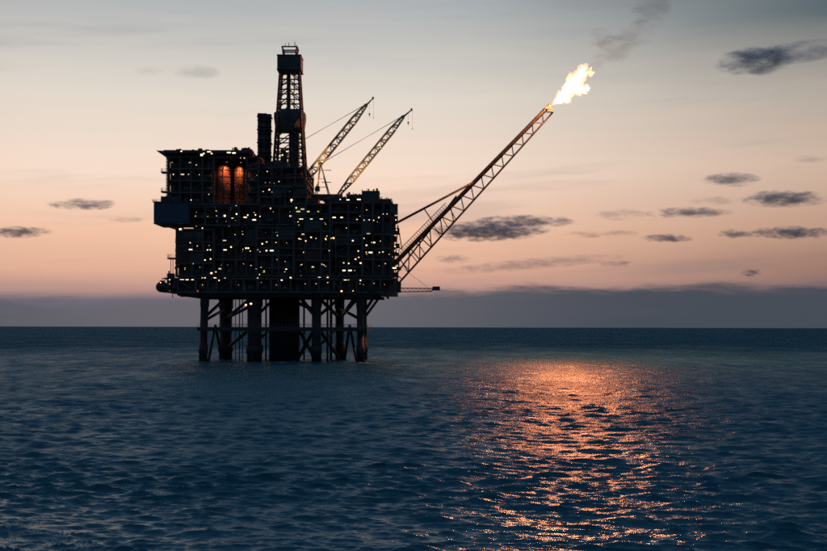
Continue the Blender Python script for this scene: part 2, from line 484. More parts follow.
# --- lamp table: photo position, size class, colour ------------
D, Bg, Rc = (0.48, 0.42), (0.85, 0.66), (1.25, 0.40)
Sm = (0.36, 0.30); Tl = (0.38, 1.0)
LW, LO, LG, LR, LD = 'lamp_white', 'lamp_orange', 'lamp_green', 'lamp_red', 'lamp_dim'
LAMPS = [
 (181,151.8,D,LW),(201.3,155.4,Bg,LW),(203.5,154,D,LW),(208.6,152.2,Rc,LW),(211.3,154,D,LO),(228.5,153,Rc,LW),(233.6,153.4,Rc,LW),(240.3,158,D,LW),(244,158.5,Sm,LW),
 (173,175,Sm,LW),(182.2,174.9,Rc,LD),(188.2,174.9,Sm,LD),(190,163,Sm,LD),(196,165.5,Sm,LD),(208.6,194.8,Sm,LD),(190.8,200.5,Sm,LW),(197.1,207,Sm,LD),
 (195.3,216.6,D,LG),(207.6,217.2,D,LG),(216.4,216.3,Sm,LD),(224.5,216.3,Bg,LW),(232.2,218,Bg,LW),(236.3,214.4,D,LW),(244.9,217.7,Rc,LO),(247.5,215.5,D,LW),(255.2,215.3,D,LW),(254,220.2,Rc,LW),(259.8,216.8,Sm,LW),
 (236,206,Sm,LD),(263,207,Sm,LW),(270.3,208.6,D,LW),(269,190,D,LW),(274,183.7,Sm,LW),(291.2,200.3,Bg,LW),(290.3,216.3,Bg,LW),(228.9,226.2,D,LW),(202.2,228.6,D,LW),(196.2,226.5,Sm,LD),
 (180.2,229.8,Bg,LW),(214,232.3,D,LW),(190,243.2,Sm,LW),(190.4,250,Rc,LW),(207.4,250.3,Sm,LW),(210.3,250.3,Sm,LW),(224.9,250.3,Rc,LW),(224.4,240.9,Rc,LD),(230.9,247.4,D,LW),(247,248.5,Rc,LW),
 (262.1,244.1,D,LW),(266.7,242.3,Sm,LW),(266.3,250.9,D,LW),(271.6,250.9,Rc,LW),(257.6,250,Sm,LD),(277,235.8,Sm,LW),(204.9,260.5,D,LW),(210.4,259.4,D,LW),(193.1,264.1,Sm,LW),(211.3,273.6,Bg,LW),
 (219.8,269.2,Rc,LD),(215.8,272.3,Sm,LW),(214.9,278.5,Rc,LW),(219,280.8,Sm,LW),(224.9,278.5,Sm,LW),(181.9,279.9,Rc,LW),(187.1,279.9,Rc,LW),(192.4,279.9,Rc,LW),(202.2,278.6,D,LW),(204.9,278.5,D,LW),
 (169.5,280.2,Sm,LW),(256.1,268.7,D,LW),(260.9,268.1,D,LW),(264,271.7,Tl,LG),(259.4,274.8,Sm,LW),(257.6,278.5,Sm,LW),(246.3,279,Sm,LW),(281.6,280.3,D,LW),(286.1,269.2,D,LW),(290.8,278.1,D,LW),
 (197.7,291.4,D,LR),(296,208.1,D,LW),(302.3,209.4,Rc,LD),(298.1,211.8,Rc,LG),(308.1,211.8,Rc,LG),(318.1,211.8,D,LG),(300.9,219,Rc,LW),(311.2,219,Rc,LW),(321.2,219,Rc,LW),(333.9,217.6,Rc,LW),(341.4,217.6,Rc,LW),
 (339.9,199.6,D,LW),(347.7,200,Rc,LW),(358.6,199.6,Rc,LW),(356.8,219.6,Sm,LW),(363.9,220.3,Sm,LW),(369,219.9,Sm,LW),(373.5,220.5,Sm,LW),(378.6,217.6,D,LO),(383,214,Sm,LW),(386.8,214,Sm,LW),(390.2,209,D,LD),
 (302.7,234.5,Rc,LD),(299,239,D,LW),(310.9,237.6,D,LW),(315.8,238.6,Sm,LW),(305.4,241.2,D,LO),(330.8,238.5,Rc,LO),(325.4,239,D,LO),(333.2,238.2,Bg,LO),(329,250.8,Sm,LD),(352.6,240.8,D,LW),(368.2,234.1,Rc,LW),
 (373.2,242.6,Rc,LW),(370.4,252.6,Rc,LW),(379.3,252.6,Sm,LW),(382.7,252,Sm,LW),(366.3,245.4,D,LW),(363.9,238.5,Sm,LW),(358.1,251.2,D,LW),(355.4,259.3,D,LW),(358.6,257.2,D,LO),(361.2,263.2,Rc,LW),
 (348.6,263.5,D,LW),(343.6,263,D,LD),(321.8,264.4,D,LD),(312.7,267.1,Rc,LD),(301.8,264.8,D,LD),(276.9,235.7,Sm,LD),(290.4,277.9,D,LW),(301,276.5,D,LW),(319.4,276.9,Bg,LW),(327.6,276.9,Bg,LW),
 (343.9,270.6,Rc,LW),(349.9,270.6,Rc,LW),(345.3,279.7,Rc,LW),(348.6,279.7,D,LW),(360.3,280.5,D,LW),(341.5,291.5,Bg,LO),(353,291,Sm,LO),(374,283.5,Sm,LD),
]
def lamps_for(parent, x0, x1, y0, y1, Y=YF):
    for px, py, sz, k in LAMPS:
        if x0 <= px < x1 and y0 <= py < y1:
            p = P(px, py, Y - 0.45)
            lamp(parent, p, sz, k, 2.2)

# --- frame modules --------------------------------------------
VES = {}
def module(name, label, px0, px1, py0, py1, levels, bays, Y0=YF, Y1=YB, wallmat='dark_steel', seed=1, holes=(), side_open=2.0, top_rail=True, cat='module'):
    """open steel frame: columns, decks, braces, bulkheads set back behind the walkways, pipes and vessels"""
    rnd = random.Random(seed)
    x0, x1 = PX(px0, Y0), PX(px1, Y0)
    z0, z1 = PZ(py1, Y0), PZ(py0, Y0)
    t = thing(name, ((x0 + x1) / 2, (Y0 + Y1) / 2, z0), label, cat)
    zs = [z0 + (z1 - z0) * i / levels for i in range(levels + 1)]
    xs = [x0 + (x1 - x0) * i / bays for i in range(bays + 1)]
    if not holes:
        bw = (x1 - x0) / bays; lh = (z1 - z0) / levels
        xs = [x + (rnd.uniform(-.3, .3) * bw if 0 < i < bays else 0) for i, x in enumerate(xs)]
        zs = [z + (rnd.uniform(-.16, .16) * lh if 0 < i < levels else 0) for i, z in enumerate(zs)]
    e = 0.002 * (seed % 20)
    hb = sorted({b for _, b in holes})
    hx = (xs[hb[0]], xs[hb[-1] + 1]) if hb else None
    for i, z in enumerate(zs):
        mb = MB()
        opened = hx is not None and 0 < i < levels
        if opened:
            mb.box((x0 - .5 - e, Y0 - .5 - e, z - .5), (hx[0], Y0 + .1, z)); mb.box((hx[1], Y0 - .5 - e, z - .5), (x1 + .5 + e, Y0 + .1, z))
        else:
            mb.box((x0 - .5 - e, Y0 - .5 - e, z - .5), (x1 + .5 + e, Y0 + .1, z))             # edge beams
        mb.box((x0 - .5 - e, Y1 - .1, z - .5), (x1 + .5 + e, Y1 + .5 + e, z))
        mb.box((x0 - .5 - e, Y0 + .1, z - .5), (x0 + .1, Y1 - .1, z))
        mb.box((x1 - .1, Y0 + .1, z - .5), (x1 + .5 + e, Y1 - .1, z))
        if opened:
            mb.box((x0 + .1, Y0 + .1, z - .35), (hx[0], Y0 + 12, z - .02)); mb.box((hx[1], Y0 + .1, z - .35), (x1 - .1, Y0 + 12, z - .02))
            mb.box((x0 + .1, Y0 + 12, z - .35), (x1 - .1, Y1 - .1, z - .02))
        else:
            mb.box((x0 + .1, Y0 + .1, z - .35), (x1 - .1, Y1 - .1, z - .02))                    # plating
        d = mb.build('deck', 'grey_steel', t)
        if i < levels or top_rail:
            if opened:
                railing(d, [(x0 - .45, Y1 + .4, z), (x0 - .45, Y0 - .4, z), (hx[0], Y0 - .4, z)], step=2.2); railing(d, [(hx[1], Y0 - .4, z), (x1 + .45, Y0 - .4, z), (x1 + .45, Y1 + .4, z)], step=2.2)
            else: railing(d, [(x0 - .45, Y1 + .4, z), (x0 - .45, Y0 - .4, z), (x1 + .45, Y0 - .4, z), (x1 + .45, Y1 + .4, z)], step=2.2)
    cw = 0.38
    for i, x in enumerate(xs):
        for Y in (Y0, Y1):
            if hx and Y == Y0 and hx[0] + .1 < x < hx[1] - .1: continue
            box('column', (x - cw, Y - cw + .003 * i, z0 - .02), (x + cw, Y + cw, z1 - .02), 'grey_steel', t)
    for s in (1, 2):
        Y = Y0 + (Y1 - Y0) * s / 3
        for x in (x0, x1): box('column', (x - cw, Y - cw, z0 - .02), (x + cw, Y + cw, z1 - .02), 'grey_steel', t)
    for li in range(levels):
        za, zb = zs[li], zs[li + 1] - .7
        for b in range(bays):
            xa, xb = xs[b] + cw, xs[b + 1] - cw
            if (li, b) in holes: continue
            # bulkhead panel, set back
            wy = Y0 + 2.6 + rnd.random() * 0.8
            mb = MB(); n = max(3, int((xb - xa) / 0.9))
            for k in range(n):                                                        # corrugated panel
                q0 = xs[b] + (xs[b+1] - xs[b]) * k / n; q1 = xs[b] + (xs[b+1] - xs[b]) * (k + 1) / n
                mb.box((q0 + .002, wy - (.12 if k % 2 else 0), za), (q1 - .002, wy + .3, zb + .05))
            if b == 0: mb.box((xs[0] + side_open, wy + .31, za), (xs[0] + side_open + .3, Y1 - 3, zb + .05))
            if b == bays - 1: mb.box((xs[-1] - side_open - .3, wy + .31, za), (xs[-1] - side_open, Y1 - 3, zb + .05))
            mb.build('wall_panel', wallmat if rnd.random() < .8 else rnd.choice(['grey_steel', 'green_panel']), t)
            # front equipment
            r = rnd.random()
            h = zb - za
            if r < .34:
                rad = min(1.1, h * .3) * rnd.uniform(.7, 1.0); L = (xb - xa) * rnd.uniform(.55, .8); cx = (xa + xb) / 2
                zc = za + rad + .45
                mb = MB().lathe((cx - L/2, Y0 + 1.3, zc), (1, 0, 0), [(0, .02), (.1, rad*.5), (.35, rad*.85), (.7, rad), (L-.7, rad), (L-.35, rad*.85), (L-.1, rad*.5), (L, .02)], 14)
                for s in (-.3, .3): mb.box((cx + L*s - .2, Y0 + .6, za), (cx + L*s + .2, Y0 + 2.0, zc - rad*.6))
                mb.build('vessel', rnd.choice(['grey_steel', 'green_panel', 'ochre_steel']), t, False)
            elif r < .6:
                for _ in range(rnd.randint(1, 3)):
                    w = rnd.uniform(.8, 2.0); hh = h * rnd.uniform(.35, .8); cx = rnd.uniform(xa + w/2, max(xa + w/2 + .01, xb - w/2)); dd = rnd.uniform(.3, .9)
                    MB().box((cx - w/2, Y0 + 1.0 + dd * .3, za), (cx + w/2, Y0 + 2.3, za + hh)).box((cx - w*.35, Y0 + .93 + dd*.3, za + .2), (cx + w*.35, Y0 + .99 + dd*.3, za + hh*.85)).build('cabinet', rnd.choice(['grey_steel', 'green_panel', 'dark_steel']), t)
            elif r < .8:
                tube('brace', (xs[b], Y0 + .05, za), (xs[b+1], Y0 + .05, zb), .22, 'grey_steel', t, 8)
            else:
                tube('brace', (xs[b], Y0 + .05, zb), (xs[b+1], Y0 + .05, za), .22, 'grey_steel', t, 8)
            for _l in range(rnd.choice((0, 0, 1)) if holes else rnd.choice((0, 1, 1, 2))):
                lx = rnd.uniform(xa + .4, xb - .4); lzz = za + h * rnd.uniform(.55, .85)
                lamp(t, (lx, wy - .55, lzz), rnd.choice([(.26, .20), (.36, .16), (.22, .22), (.5, .14)]), rnd.choice(['lamp_amber', 'lamp_amber', 'lamp_white', 'lamp_dim', 'lamp_dim']), .6)
            if rnd.random() < .16 and not holes and li > 0:      # a bay closed with cladding right at the front
                mb = MB(); nn = max(2, int((xb - xa) / 1.2))
                for k in range(nn):
                    q0 = xa + (xb - xa) * k / nn; q1 = xa + (xb - xa) * (k + 1) / nn
                    mb.box((q0 + .01, Y0 - .25 + (.08 if k % 2 else 0), za), (q1 - .01, Y0 + .02, za + h * .96))
                mb.build('cladding', rnd.choice(['grey_steel', 'green_panel', 'rust_red', 'dark_steel']), t)
            # a few vertical pipes
            for _ in range(rnd.randint(1, 2)):
                px_ = rnd.uniform(xa, xb); tube('pipe', (px_, Y0 + 2.2, za), (px_, Y0 + 2.2, zb), rnd.uniform(.1, .22), rnd.choice(['ochre_steel', 'grey_steel', 'rust_red']), t, 8)
        # horizontal pipe runs under each deck
        for k in range(2):
            yy = Y0 + .5 + k * .55; zz = zb - .25 - k * .12
            pr = rnd.uniform(.10, .2)
            for pa, pb in (((x0 + .2, hx[0]), (hx[1], x1 - .2)) if hx else ((x0 + .2, x1 - .2),)):
                tube('pipe', (pa, yy, zz), (pb, yy, zz), pr, 'ochre_steel', t, 8)
        # an open stair between two levels
        if bays > 3 and not holes:
            b = rnd.randrange(bays - 1); sx = xs[b] + .6; ex = min(sx + (zb - za) * 1.2, xs[b + 1] + 1.0)
            mb = MB()
            for yy in (Y0 - 1.35, Y0 - .62):
                mb.tube((sx, yy, za), (ex, yy, zs[li + 1]), .1, 5); mb.tube((sx, yy, za + 1.0), (ex, yy, zs[li + 1] + 1.0), .045, 5)
            for k in range(9): f_ = (k + .5) / 9; mb.box((sx + (ex - sx) * f_ - .14, Y0 - 1.3, za + (zs[li+1] - za) * f_), (sx + (ex - sx) * f_ + .14, Y0 - .66, za + (zs[li+1] - za) * f_ + .05))
            mb.build('stair', 'ochre_steel', t)
        # side braces on the outer faces
        for x in (x0, x1):
            for s in range(3):
                ya = Y0 + (Y1 - Y0) * s / 3; yb = Y0 + (Y1 - Y0) * (s + 1) / 3
                if s % 2 == 0: ya, yb = yb, ya
                tube('brace', (x, ya, za), (x, yb, zb), .2, 'grey_steel', t, 8)
    if not holes:
        for _ in range(max(2, bays // 2)):                      # risers climbing past several decks
            x = rnd.uniform(x0 + .5, x1 - .5); za_ = rnd.choice(zs[:-1]); r_ = rnd.uniform(.12, .3)
            tube('riser', (x, Y0 - .85, za_), (x, Y0 - .85, min(z1 + rnd.uniform(-.5, .8), za_ + rnd.uniform(.4, 1.0) * (z1 - z0))), r_, rnd.choice(['ochre_steel', 'rust_red', 'grey_steel']), t)
        for _ in range(3 + levels):                             # clutter on both outer edges
            z = rnd.uniform(z0, z1 - 1.5); sd = rnd.choice((-1, 1)); xx = x0 - .5 if sd < 0 else x1 + .5; w = rnd.uniform(.2, 1.0); yy = Y0 + rnd.uniform(0, 10)
            box('junction_box', (xx, yy, z), (xx + sd * w, yy + rnd.uniform(.5, 2), z + rnd.uniform(.4, 1.8)), rnd.choice(['grey_steel', 'ochre_steel']), t)
    return t, x0, x1, z0, z1

# lower deck carrying everything
lower, lx0, lx1, lz0, lz1 = module('lower_deck', 'long lowest deck level of the platform resting on the jacket legs', 168, 395, 278.6, 292, 1, 18, Y0=YF - .9, Y1=YB + 1, seed=1, cat='deck')
mb = MB()
for i in range(12):
    x = lx0 + (lx1 - lx0) * (i + .5) / 12
    mb.box((x - .35, YF + .5, lz0 - 1.5), (x + .35, YB, lz0 - .72))
mb.box((lx0 + 4, YF + 1.5, lz0 - 1.9), (lx1 - 5, YF + 2.4, lz0 - .72)); mb.box((lx0 + 4, YB - 3, lz0 - 1.9), (lx1 - 5, YB - 2, lz0 - .72))
mb.build('girder', 'dark_steel', lower)
for px in (172, 184, 208, 232, 300, 318, 349, 372):       # hung pipes and drains under the deck
    tube('pipe', (fx(px), YF + 1, lz0 - .7), (fx(px), YF + 1, lz0 - random.uniform(1.4, 2.6)), .16, 'dark_steel', lower)
lamps_for(lower, 150, 400, 278, 295, YF - .9)

BLOCKS = [  # label, px0, px1, py0, py1, levels, bays, front plane
 ('process module at the outer corner under the overhanging cabin', 176.6, 213.6, 229.5, 276, 4, 3, YF),
 ('set back process module with tall bays straight below the silos', 214.4, 255.6, 226.8, 276, 3, 4, YF + 1.6),
 ('process module with many low floors above the conductor pipes', 256.4, 293.4, 227.6, 276, 5, 3, YF - .5),
 ('two floor module carrying the wide silo, beside the cabin', 190.0, 238.6, 206.7, 225.2, 2, 4, YF - .3),
 ('deep single height module between the slim silos and the derrick foot', 239.4, 293.4, 207.0, 224.6, 1, 3, YF + 1.2),
 ('process module below the first crane pedestal with green lamps', 294.6, 329.6, 204.0, 276, 5, 3, YF + .3),
 ('set back narrow process module with the most floors', 330.4, 361.6, 202.5, 276, 7, 2, YF + 1.8),
 ('outermost process module that carries the foot of the flare boom', 362.4, 391.0, 202.5, 276, 5, 3, YF)]
BOXES = [(150, 214, 225.6, 278), (214, 256, 225.6, 278), (256, 294, 225.6, 278), (150, 239, 206.4, 225.6), (239, 294, 206.4, 225.6), (294, 330, 198.5, 278), (330, 362, 198.5, 278), (362, 394, 198.5, 278)]
for k, ((lab, a, b, c, d, lv_, by, y0), bx_) in enumerate(zip(BLOCKS, BOXES)):
    right_mod, rx0, rx1, rz0, rz1 = module('process_module', lab, a, b, c, d, lv_, by, Y0=y0, seed=20 + k, top_rail=k not in (3, 4), wallmat=['dark_steel', 'grey_steel', 'green_panel'][k % 3])
    lamps_for(right_mod, *bx_, y0)

# --- upper module with the silos -------------------------------
up, ux0, ux1, uz0, uz1 = module('utility_module', 'upper module framing the orange lit silos below a flat roof deck', 168.5, 258, 157, 204.5, 4, 8, seed=5, wallmat='green_panel',
    holes={(l, b) for l in range(4) for b in (4, 5, 6)}, top_rail=False)
lamps_for(up, 150, 262, 156.2, 206.4)
# recess behind the silos
xs4 = ux0 + (ux1 - ux0) * 4 / 8; xs7 = ux0 + (ux1 - ux0) * 7 / 8
for k in range(6):
    a = xs4 + (xs7 - xs4) * k / 6; b = xs4 + (xs7 - xs4) * (k + 1) / 6
    box('wall_panel', (a + .01, YF + 11 + .15 * (k % 2), uz0), (b - .01, YF + 11.6, uz1 - .7), 'green_panel', up)
for dx_ in (xs4, xs7): box('wall_panel', (dx_ - .15, YF + 3.5, uz0), (dx_ + .15, YF + 10.98, uz1 - .7), 'dark_steel', up)
# access ladder tower on the outer edge
lt = MB()
xa = PX(166.0, YF)
for y_ in (YF, YF + 1.6):
    for x_ in (xa, xa + 1.0): lt.tube((x_, y_, uz0), (x_, y_, uz1), .12, 6)
n = 14
for i in range(n):
    z = uz0 + (uz1 - uz0) * i / n; z2 = uz0 + (uz1 - uz0) * (i + 1) / n
    lt.tube((xa, YF, z), (xa + 1, YF, z2 if i % 2 else z), .06, 5); lt.tube((xa, YF + 1.6, z), (xa + 1, YF + 1.6, z), .06, 5)
    lt.tube((xa, YF, z), (xa, YF + 1.6, z2), .06, 5)
lt.build('ladder_tower', 'grey_steel', up)
for py in (172.5, 192.0):
    z = PZ(py, YF)
    d = box('landing', (PX(160.8, YF), YF - .6, z - .35), (xa + 1.4, YF + 3, z), 'grey_steel', up)
    railing(d, [(xa, YF - .55, z), (PX(161, YF), YF - .55, z), (PX(161, YF), YF + 2.9, z)], 1.2, step=1.0)

def make_silo(px, py_t, py_b, wpx, Y):
    r = wpx / 2 * Y / F
    x = PX(px, Y); zb, zt = PZ(py_b, Y), PZ(py_t, Y)
    t = thing('silo', (x, Y, zb), SILO_LABEL[px], 'silo', 'silos in the upper module')
    H = zt - zb
    MB().lathe((x, Y, zb), (0, 0, 1), [(0, r), (H * .9, r), (H * .94, r * .88), (H * .98, r * .55), (H, r * .18)], 28).build('shell', 'silo_paint', t, True)
    for k in range(6):
        z = H * (.04 + .16 * k)
        MB().lathe((x, Y, zb + z), (0, 0, 1), [(0, r + .02), (0.02, r + .1), (.2, r + .1), (.22, r + .02)], 28).build('band', 'rust_red', t, True)
    ld = MB(); lx = x - r * .75; ly = Y - r * .68 - .3
    for s in (-.22, .22): ld.tube((lx + s, ly, zb), (lx + s, ly, zb + H * .93), .05, 5)
    for k in range(int(H / .5)): ld.tube((lx - .22, ly, zb + k * .5), (lx + .22, ly, zb + k * .5), .03, 5)
    ld.build('ladder', 'dark_steel', t)
    tube('pipe', (x + r * .25, Y - r - .2, zb), (x + r * .25, Y - r - .2, zt - 1), .14, 'rust_red', t)
    tube('vent_pipe', (x, Y, zt - .1), (x, Y, zt + 1.2), .25, 'rust_red', t)
SILO_LABEL = {222.5: 'widest round silo washed in orange lamplight in the upper module', 239.0: 'slim silo with a bright orange streak of lamplight, the middle one of three', 249.0: 'dim slim silo nearest the exhaust stack'}
for a in ((222.5, 165, 206, 15.5, YF + 5.5), (239.0, 165, 206, 9.0, YF + 5.0), (249.0, 166, 206, 7.0, YF + 5.6)): make_silo(*a)

def floodlight(parent, pos, target, col, power, angle=70, blend=.7):
    """a hooded floodlight with its own beam"""
    pos = Vector(pos); d = (Vector(target) - pos).normalized()
    mb = MB()
    mb.lathe(pos - d * .5, d, [(0, .1), (.1, .22), (.5, .38)], 12, 0)
    mb.lathe(pos + d * .005, d, [(0, .33), (.02, .33)], 12, 1)
    mb.tube(pos - d * .4, pos - d * .4 + Vector((0, 1.6, .5)), .06, 6, None, 0)
    o = mb.build('floodlight', ['dark_steel', 'lamp_orange'], parent)
    l = bpy.data.lights.new('floodlight_beam', 'SPOT'); l.energy = power; l.color = col; l.spot_size = R(angle); l.spot_blend = blend; l.shadow_soft_size = .3
    lo = bpy.data.objects.new('floodlight_beam', l); C.objects.link(lo)
    lo.location = pos + d * .08; lo.rotation_euler = d.to_track_quat('-Z', 'Y').to_euler()
    lo.parent = parent; lo.matrix_parent_inverse = Matrix.Translation(-parent.location)
    return o
floodlight(up, P(226.5, 162.5, YF + 1.2), P(224.5, 190, YF + 3.5), (1, .28, .10), 3600, 120, 1.0)
floodlight(up, P(240.5, 163, YF + 1.4), P(239, 190, YF + 3.2), (1, .38, .14), 4600, 110, 1.0)

# --- roof deck over the upper module ---------------------------
zr = PZ(151.5, YF)
rd = thing('roof_deck', (PX(205, YF), YF + 20, zr - 2), 'flat roof deck with a pointed overhang on top of the silo module', 'deck')
xl, xr = PX(164, YF), PX(252, YF)
MB().box((xl, YF - 1.4, zr - .5), (xr, YF + 30, zr)).build('deck_plate', 'grey_steel', rd)
net = MB()
xt = PX(156.8, YF)
net.add([(xt, YF - 1, zr + .05), (xl, YF - 1.4, zr - .15), (xl, YF + 28, zr - .15), (xt, YF + 28, zr + .05), (xt, YF - 1, zr - .15), (xl, YF - 1.4, zr - .75), (xl, YF + 28, zr - .75), (xt, YF + 28, zr - .15)],
        [(3,2,1,0), (4,5,6,7), (0,1,5,4), (1,2,6,5), (2,3,7,6), (3,0,4,7)])
net.build('safety_overhang', 'grey_steel', rd)
for i in range(9):
    x = xl + .8 + (xr - xl - 1.6) * i / 8
    box('joist', (x - .2, YF - 1.2, zr - 1.3), (x + .2, YF + 29, zr - .505), 'grey_steel', rd)
for i in range(10):
    x = xl + 1.2 + (xr - xl - 2.4) * i / 9
    tube('post', (x, YF - .2, PZ(157, YF)), (x, YF - .2, zr - .5), .16, 'grey_steel', rd)
    if i < 9: tube('brace', (x, YF - .2, PZ(157, YF)), (x + (xr - xl - 2.4) / 9, YF - .2, zr - .5), .1, 'grey_steel', rd)
box('fascia', (xl, YF - 1.6, zr - .95), (xr, YF - 1.41, zr + .12), 'dark_steel', rd)
random.seed(21)
for i in range(34):                                            # low clutter along the roof edge
    px = random.uniform(166, 249); w = random.uniform(.3, 1.3); h = random.choice([.3, .4, .6, .8, 1.0]) * (1.5 if px > 228 else 1)
    yy = YF + random.uniform(0, 4)
    box('roof_unit', (PX(px, YF) - w/2, yy, zr), (PX(px, YF) + w/2, yy + 1, zr + h), random.choice(['grey_steel', 'ochre_steel']), rd)
lamps_for(rd, 150, 262, 150, 156.2, YF - 1.2)
# dark equipment at the stack end of the roof
for px0, px1, py0, py1, nm in ((240.5, 247, 148.0, 152, 'fan_house'), (247.2, 252, 150.2, 158, 'fan_house'), (233, 235, 147.5, 151.5, 'vent_box')):
    MB().box((PX(px0, YF), YF + 1, PZ(py1, YF)), (PX(px1, YF), YF + 5, PZ(py0, YF))).tube(((PX(px0, YF) + PX(px1, YF)) / 2, YF + 3, PZ(py0, YF)), ((PX(px0, YF) + PX(px1, YF)) / 2, YF + 3, PZ(py0, YF) + .4), .6, 10).build(nm, 'grey_steel', rd)

# --- cabin overhanging at the corner ---------------------------
cx0, cx1 = PX(155.5, YF), PX(190, YF); cz0, cz1 = PZ(224, YF), PZ(204, YF)
cab = thing('overhanging_cabin', ((cx0 + cx1) / 2, YF + 5, cz0), 'blue grey box cabin jutting out past the corner of the decks', 'cabin')
n = 6
for k in range(n):
    a = cx0 + (cx1 - cx0) * k / n; b = cx0 + (cx1 - cx0) * (k + 1) / n
    box('wall_panel', (a + .02, YF - 3.0, cz0 + .3), (b - .02, YF - 2.75, cz1 - .3), 'blue_panel', cab)
MB().box((cx0 + .05, YF - 2.749, cz0), (cx1, YF + 14, cz1 - .02)).build('shell', 'blue_panel', cab)
for k in range(4):
    ya = YF - 2.6 + k * 4.0; box('wall_panel', (cx0 - .15, ya, cz0 + .3), (cx0 + .04, ya + 3.9, cz1 - .3), 'blue_panel', cab)
MB().box((cx0 - .3, YF - 3.2, cz1), (cx1, YF + 14.2, cz1 + .3)).build('roof', 'dark_steel', cab)
MB().box((cx0 - .2, YF - 3.1, cz0 - .35), (cx1, YF + 14.1, cz0 - .003)).build('floor', 'dark_steel', cab)
for px, w in ((160, .4), (166, .4), (172, .4)):
    MB().add([(PX(px, YF), YF - 2.5, cz0 - .35), (PX(177, YF), YF - 2.5, cz0 - .35), (PX(177, YF), YF - 2.5, cz0 - .35 - (177 - px) * .11), (PX(px, YF), YF + 12, cz0 - .35), (PX(177, YF), YF + 12, cz0 - .35), (PX(177, YF), YF + 12, cz0 - .35 - (177 - px) * .11)],
             [(0,1,2), (5,4,3), (0,3,4,1), (1,4,5,2), (2,5,3,0)]).build('bracket', 'dark_steel', cab)
railing(cab, [(PX(162, YF), YF - 3.0, cz1 + .3), (cx0 - .25, YF - 3.0, cz1 + .3), (cx0 - .25, YF + 6, cz1 + .3)], .9, step=1.2)
MB().box((PX(160.5, YF), YF, cz1 + .3), (PX(178, YF), YF + 8, PZ(196.8, YF))).build('roof_box', 'dark_steel', cab)
tube('antenna', (cx0 - .3, YF - 2, cz1), (cx0 - 1.0, YF - 2, cz1 + 1.3), .1, 'dark_steel', cab)

# --- access platforms on the left edge of the process module ----
z = PZ(258.5, YF)
ap = thing('access_platform', (PX(171, YF), YF + 2, PZ(278, YF)), 'small railed landing on two posts at the outer edge above the lifeboat', 'platform')
box('floor', (PX(167.3, YF), YF - .6, z - .35), (PX(176, YF), YF + 4, z), 'grey_steel', ap)
railing(ap, [(PX(175.5, YF), YF - .55, z), (PX(167.5, YF), YF - .55, z), (PX(167.5, YF), YF + 3.9, z)], 1.3, step=1.1)
for px in (170.6, 172.8):
    tube('post', (PX(px, YF), YF, PZ(279, YF)), (PX(px, YF), YF, z - .3), .12, 'grey_steel', ap)
box('locker', (PX(167, YF), YF, PZ(279, YF)), (PX(173, YF), YF + 3, PZ(273.8, YF)), 'dark_steel', ap)
tube('post', (PX(169, YF), YF, PZ(274, YF)), (PX(169, YF), YF, PZ(271.3, YF)), .3, 'dark_steel', ap)

# --- lifeboat at the left end of the lower deck -----------------
lb = P(162.3, 287.3, YF + 1)
boat = thing('lifeboat', (lb.x, YF + 5, lb.z - 1.9), 'enclosed lifeboat hung off the end of the lowest deck', 'lifeboat')
MB().lathe((lb.x, YF - 2, lb.z), (0, 1, 0), [(0, .2), (.25, .95), (.8, 1.55), (1.8, 1.85), (7.5, 1.85), (8.6, 1.5), (9.2, .9), (9.4, .2)], 20).build('hull', 'orange_hull', boat, True)
MB().box((lb.x - .8, YF + .2, lb.z + 1.4), (lb.x + .8, YF + 2.0, lb.z + 2.3)).build('cockpit', 'orange_hull', boat)
MB().lathe((lb.x, YF - 1.2, lb.z - .15), (0, 1, 0), [(0, 1.88), (.1, 1.95), (7.2, 1.95), (7.3, 1.88)], 20).build('fender', 'dark_steel', boat, True)
dav = MB()
for y_ in (YF + .6, YF + 5.2):
    dav.tube((PX(169, YF), y_, PZ(280, YF)), (PX(166, YF), y_, lb.z + 3.2), .22, 8); dav.tube((PX(166, YF), y_, lb.z + 3.2), (lb.x, y_, lb.z + 2.9), .22, 8); dav.tube((lb.x, y_, lb.z + 2.9), (lb.x, y_, lb.z + 1.7), .06, 6)
dav.build('davit', 'grey_steel', boat)
lamp(boat, P(160.6, 283.2, YF - 2.0), Sm, LW, 2.0)

# --- drill floor substructure -----------------------------------
sub, *_ = module('drill_floor', 'dark drill floor substructure directly under the derrick', 259.5, 306, 186.5, 205.8, 2, 4, Y0=YF + 1, Y1=YB - 2, seed=6, side_open=1.2, cat='substructure')
lamps_for(sub, 262, 293, 188.2, 206.4, YF + 1)
sub2, *_ = module('drill_floor', 'raised drill floor with wind walls at the foot of the derrick', 262, 304.5, 167.5, 185.5, 2, 4, Y0=YF + 4, Y1=YB - 8, seed=7, side_open=1.0, cat='substructure')
for px0, px1, py0 in ((270, 287, 161.5), (289, 302, 168)):
    MB().box((PX(px0, YF + 6), YF + 5.5, PZ(172, YF + 6)), (PX(px1, YF + 6), YF + 14, PZ(py0, YF + 6))).build('wind_wall', 'dark_steel', sub2)
MB().box((PX(251, YF + 6), YF + 5.0, PZ(172, YF + 6)), (PX(262, YF + 6), YF + 14, PZ(158.5, YF + 6))).build('mud_house', 'dark_steel', sub2)
MB().box((PX(262, YF + 6), YF + 5.2, PZ(169, YF + 6)), (PX(271, YF + 6), YF + 12, PZ(164.5, YF + 6))).build('doghouse', 'dark_steel', sub2)
lamps_for(sub2, 262, 290, 183, 188.2, YF + 4)

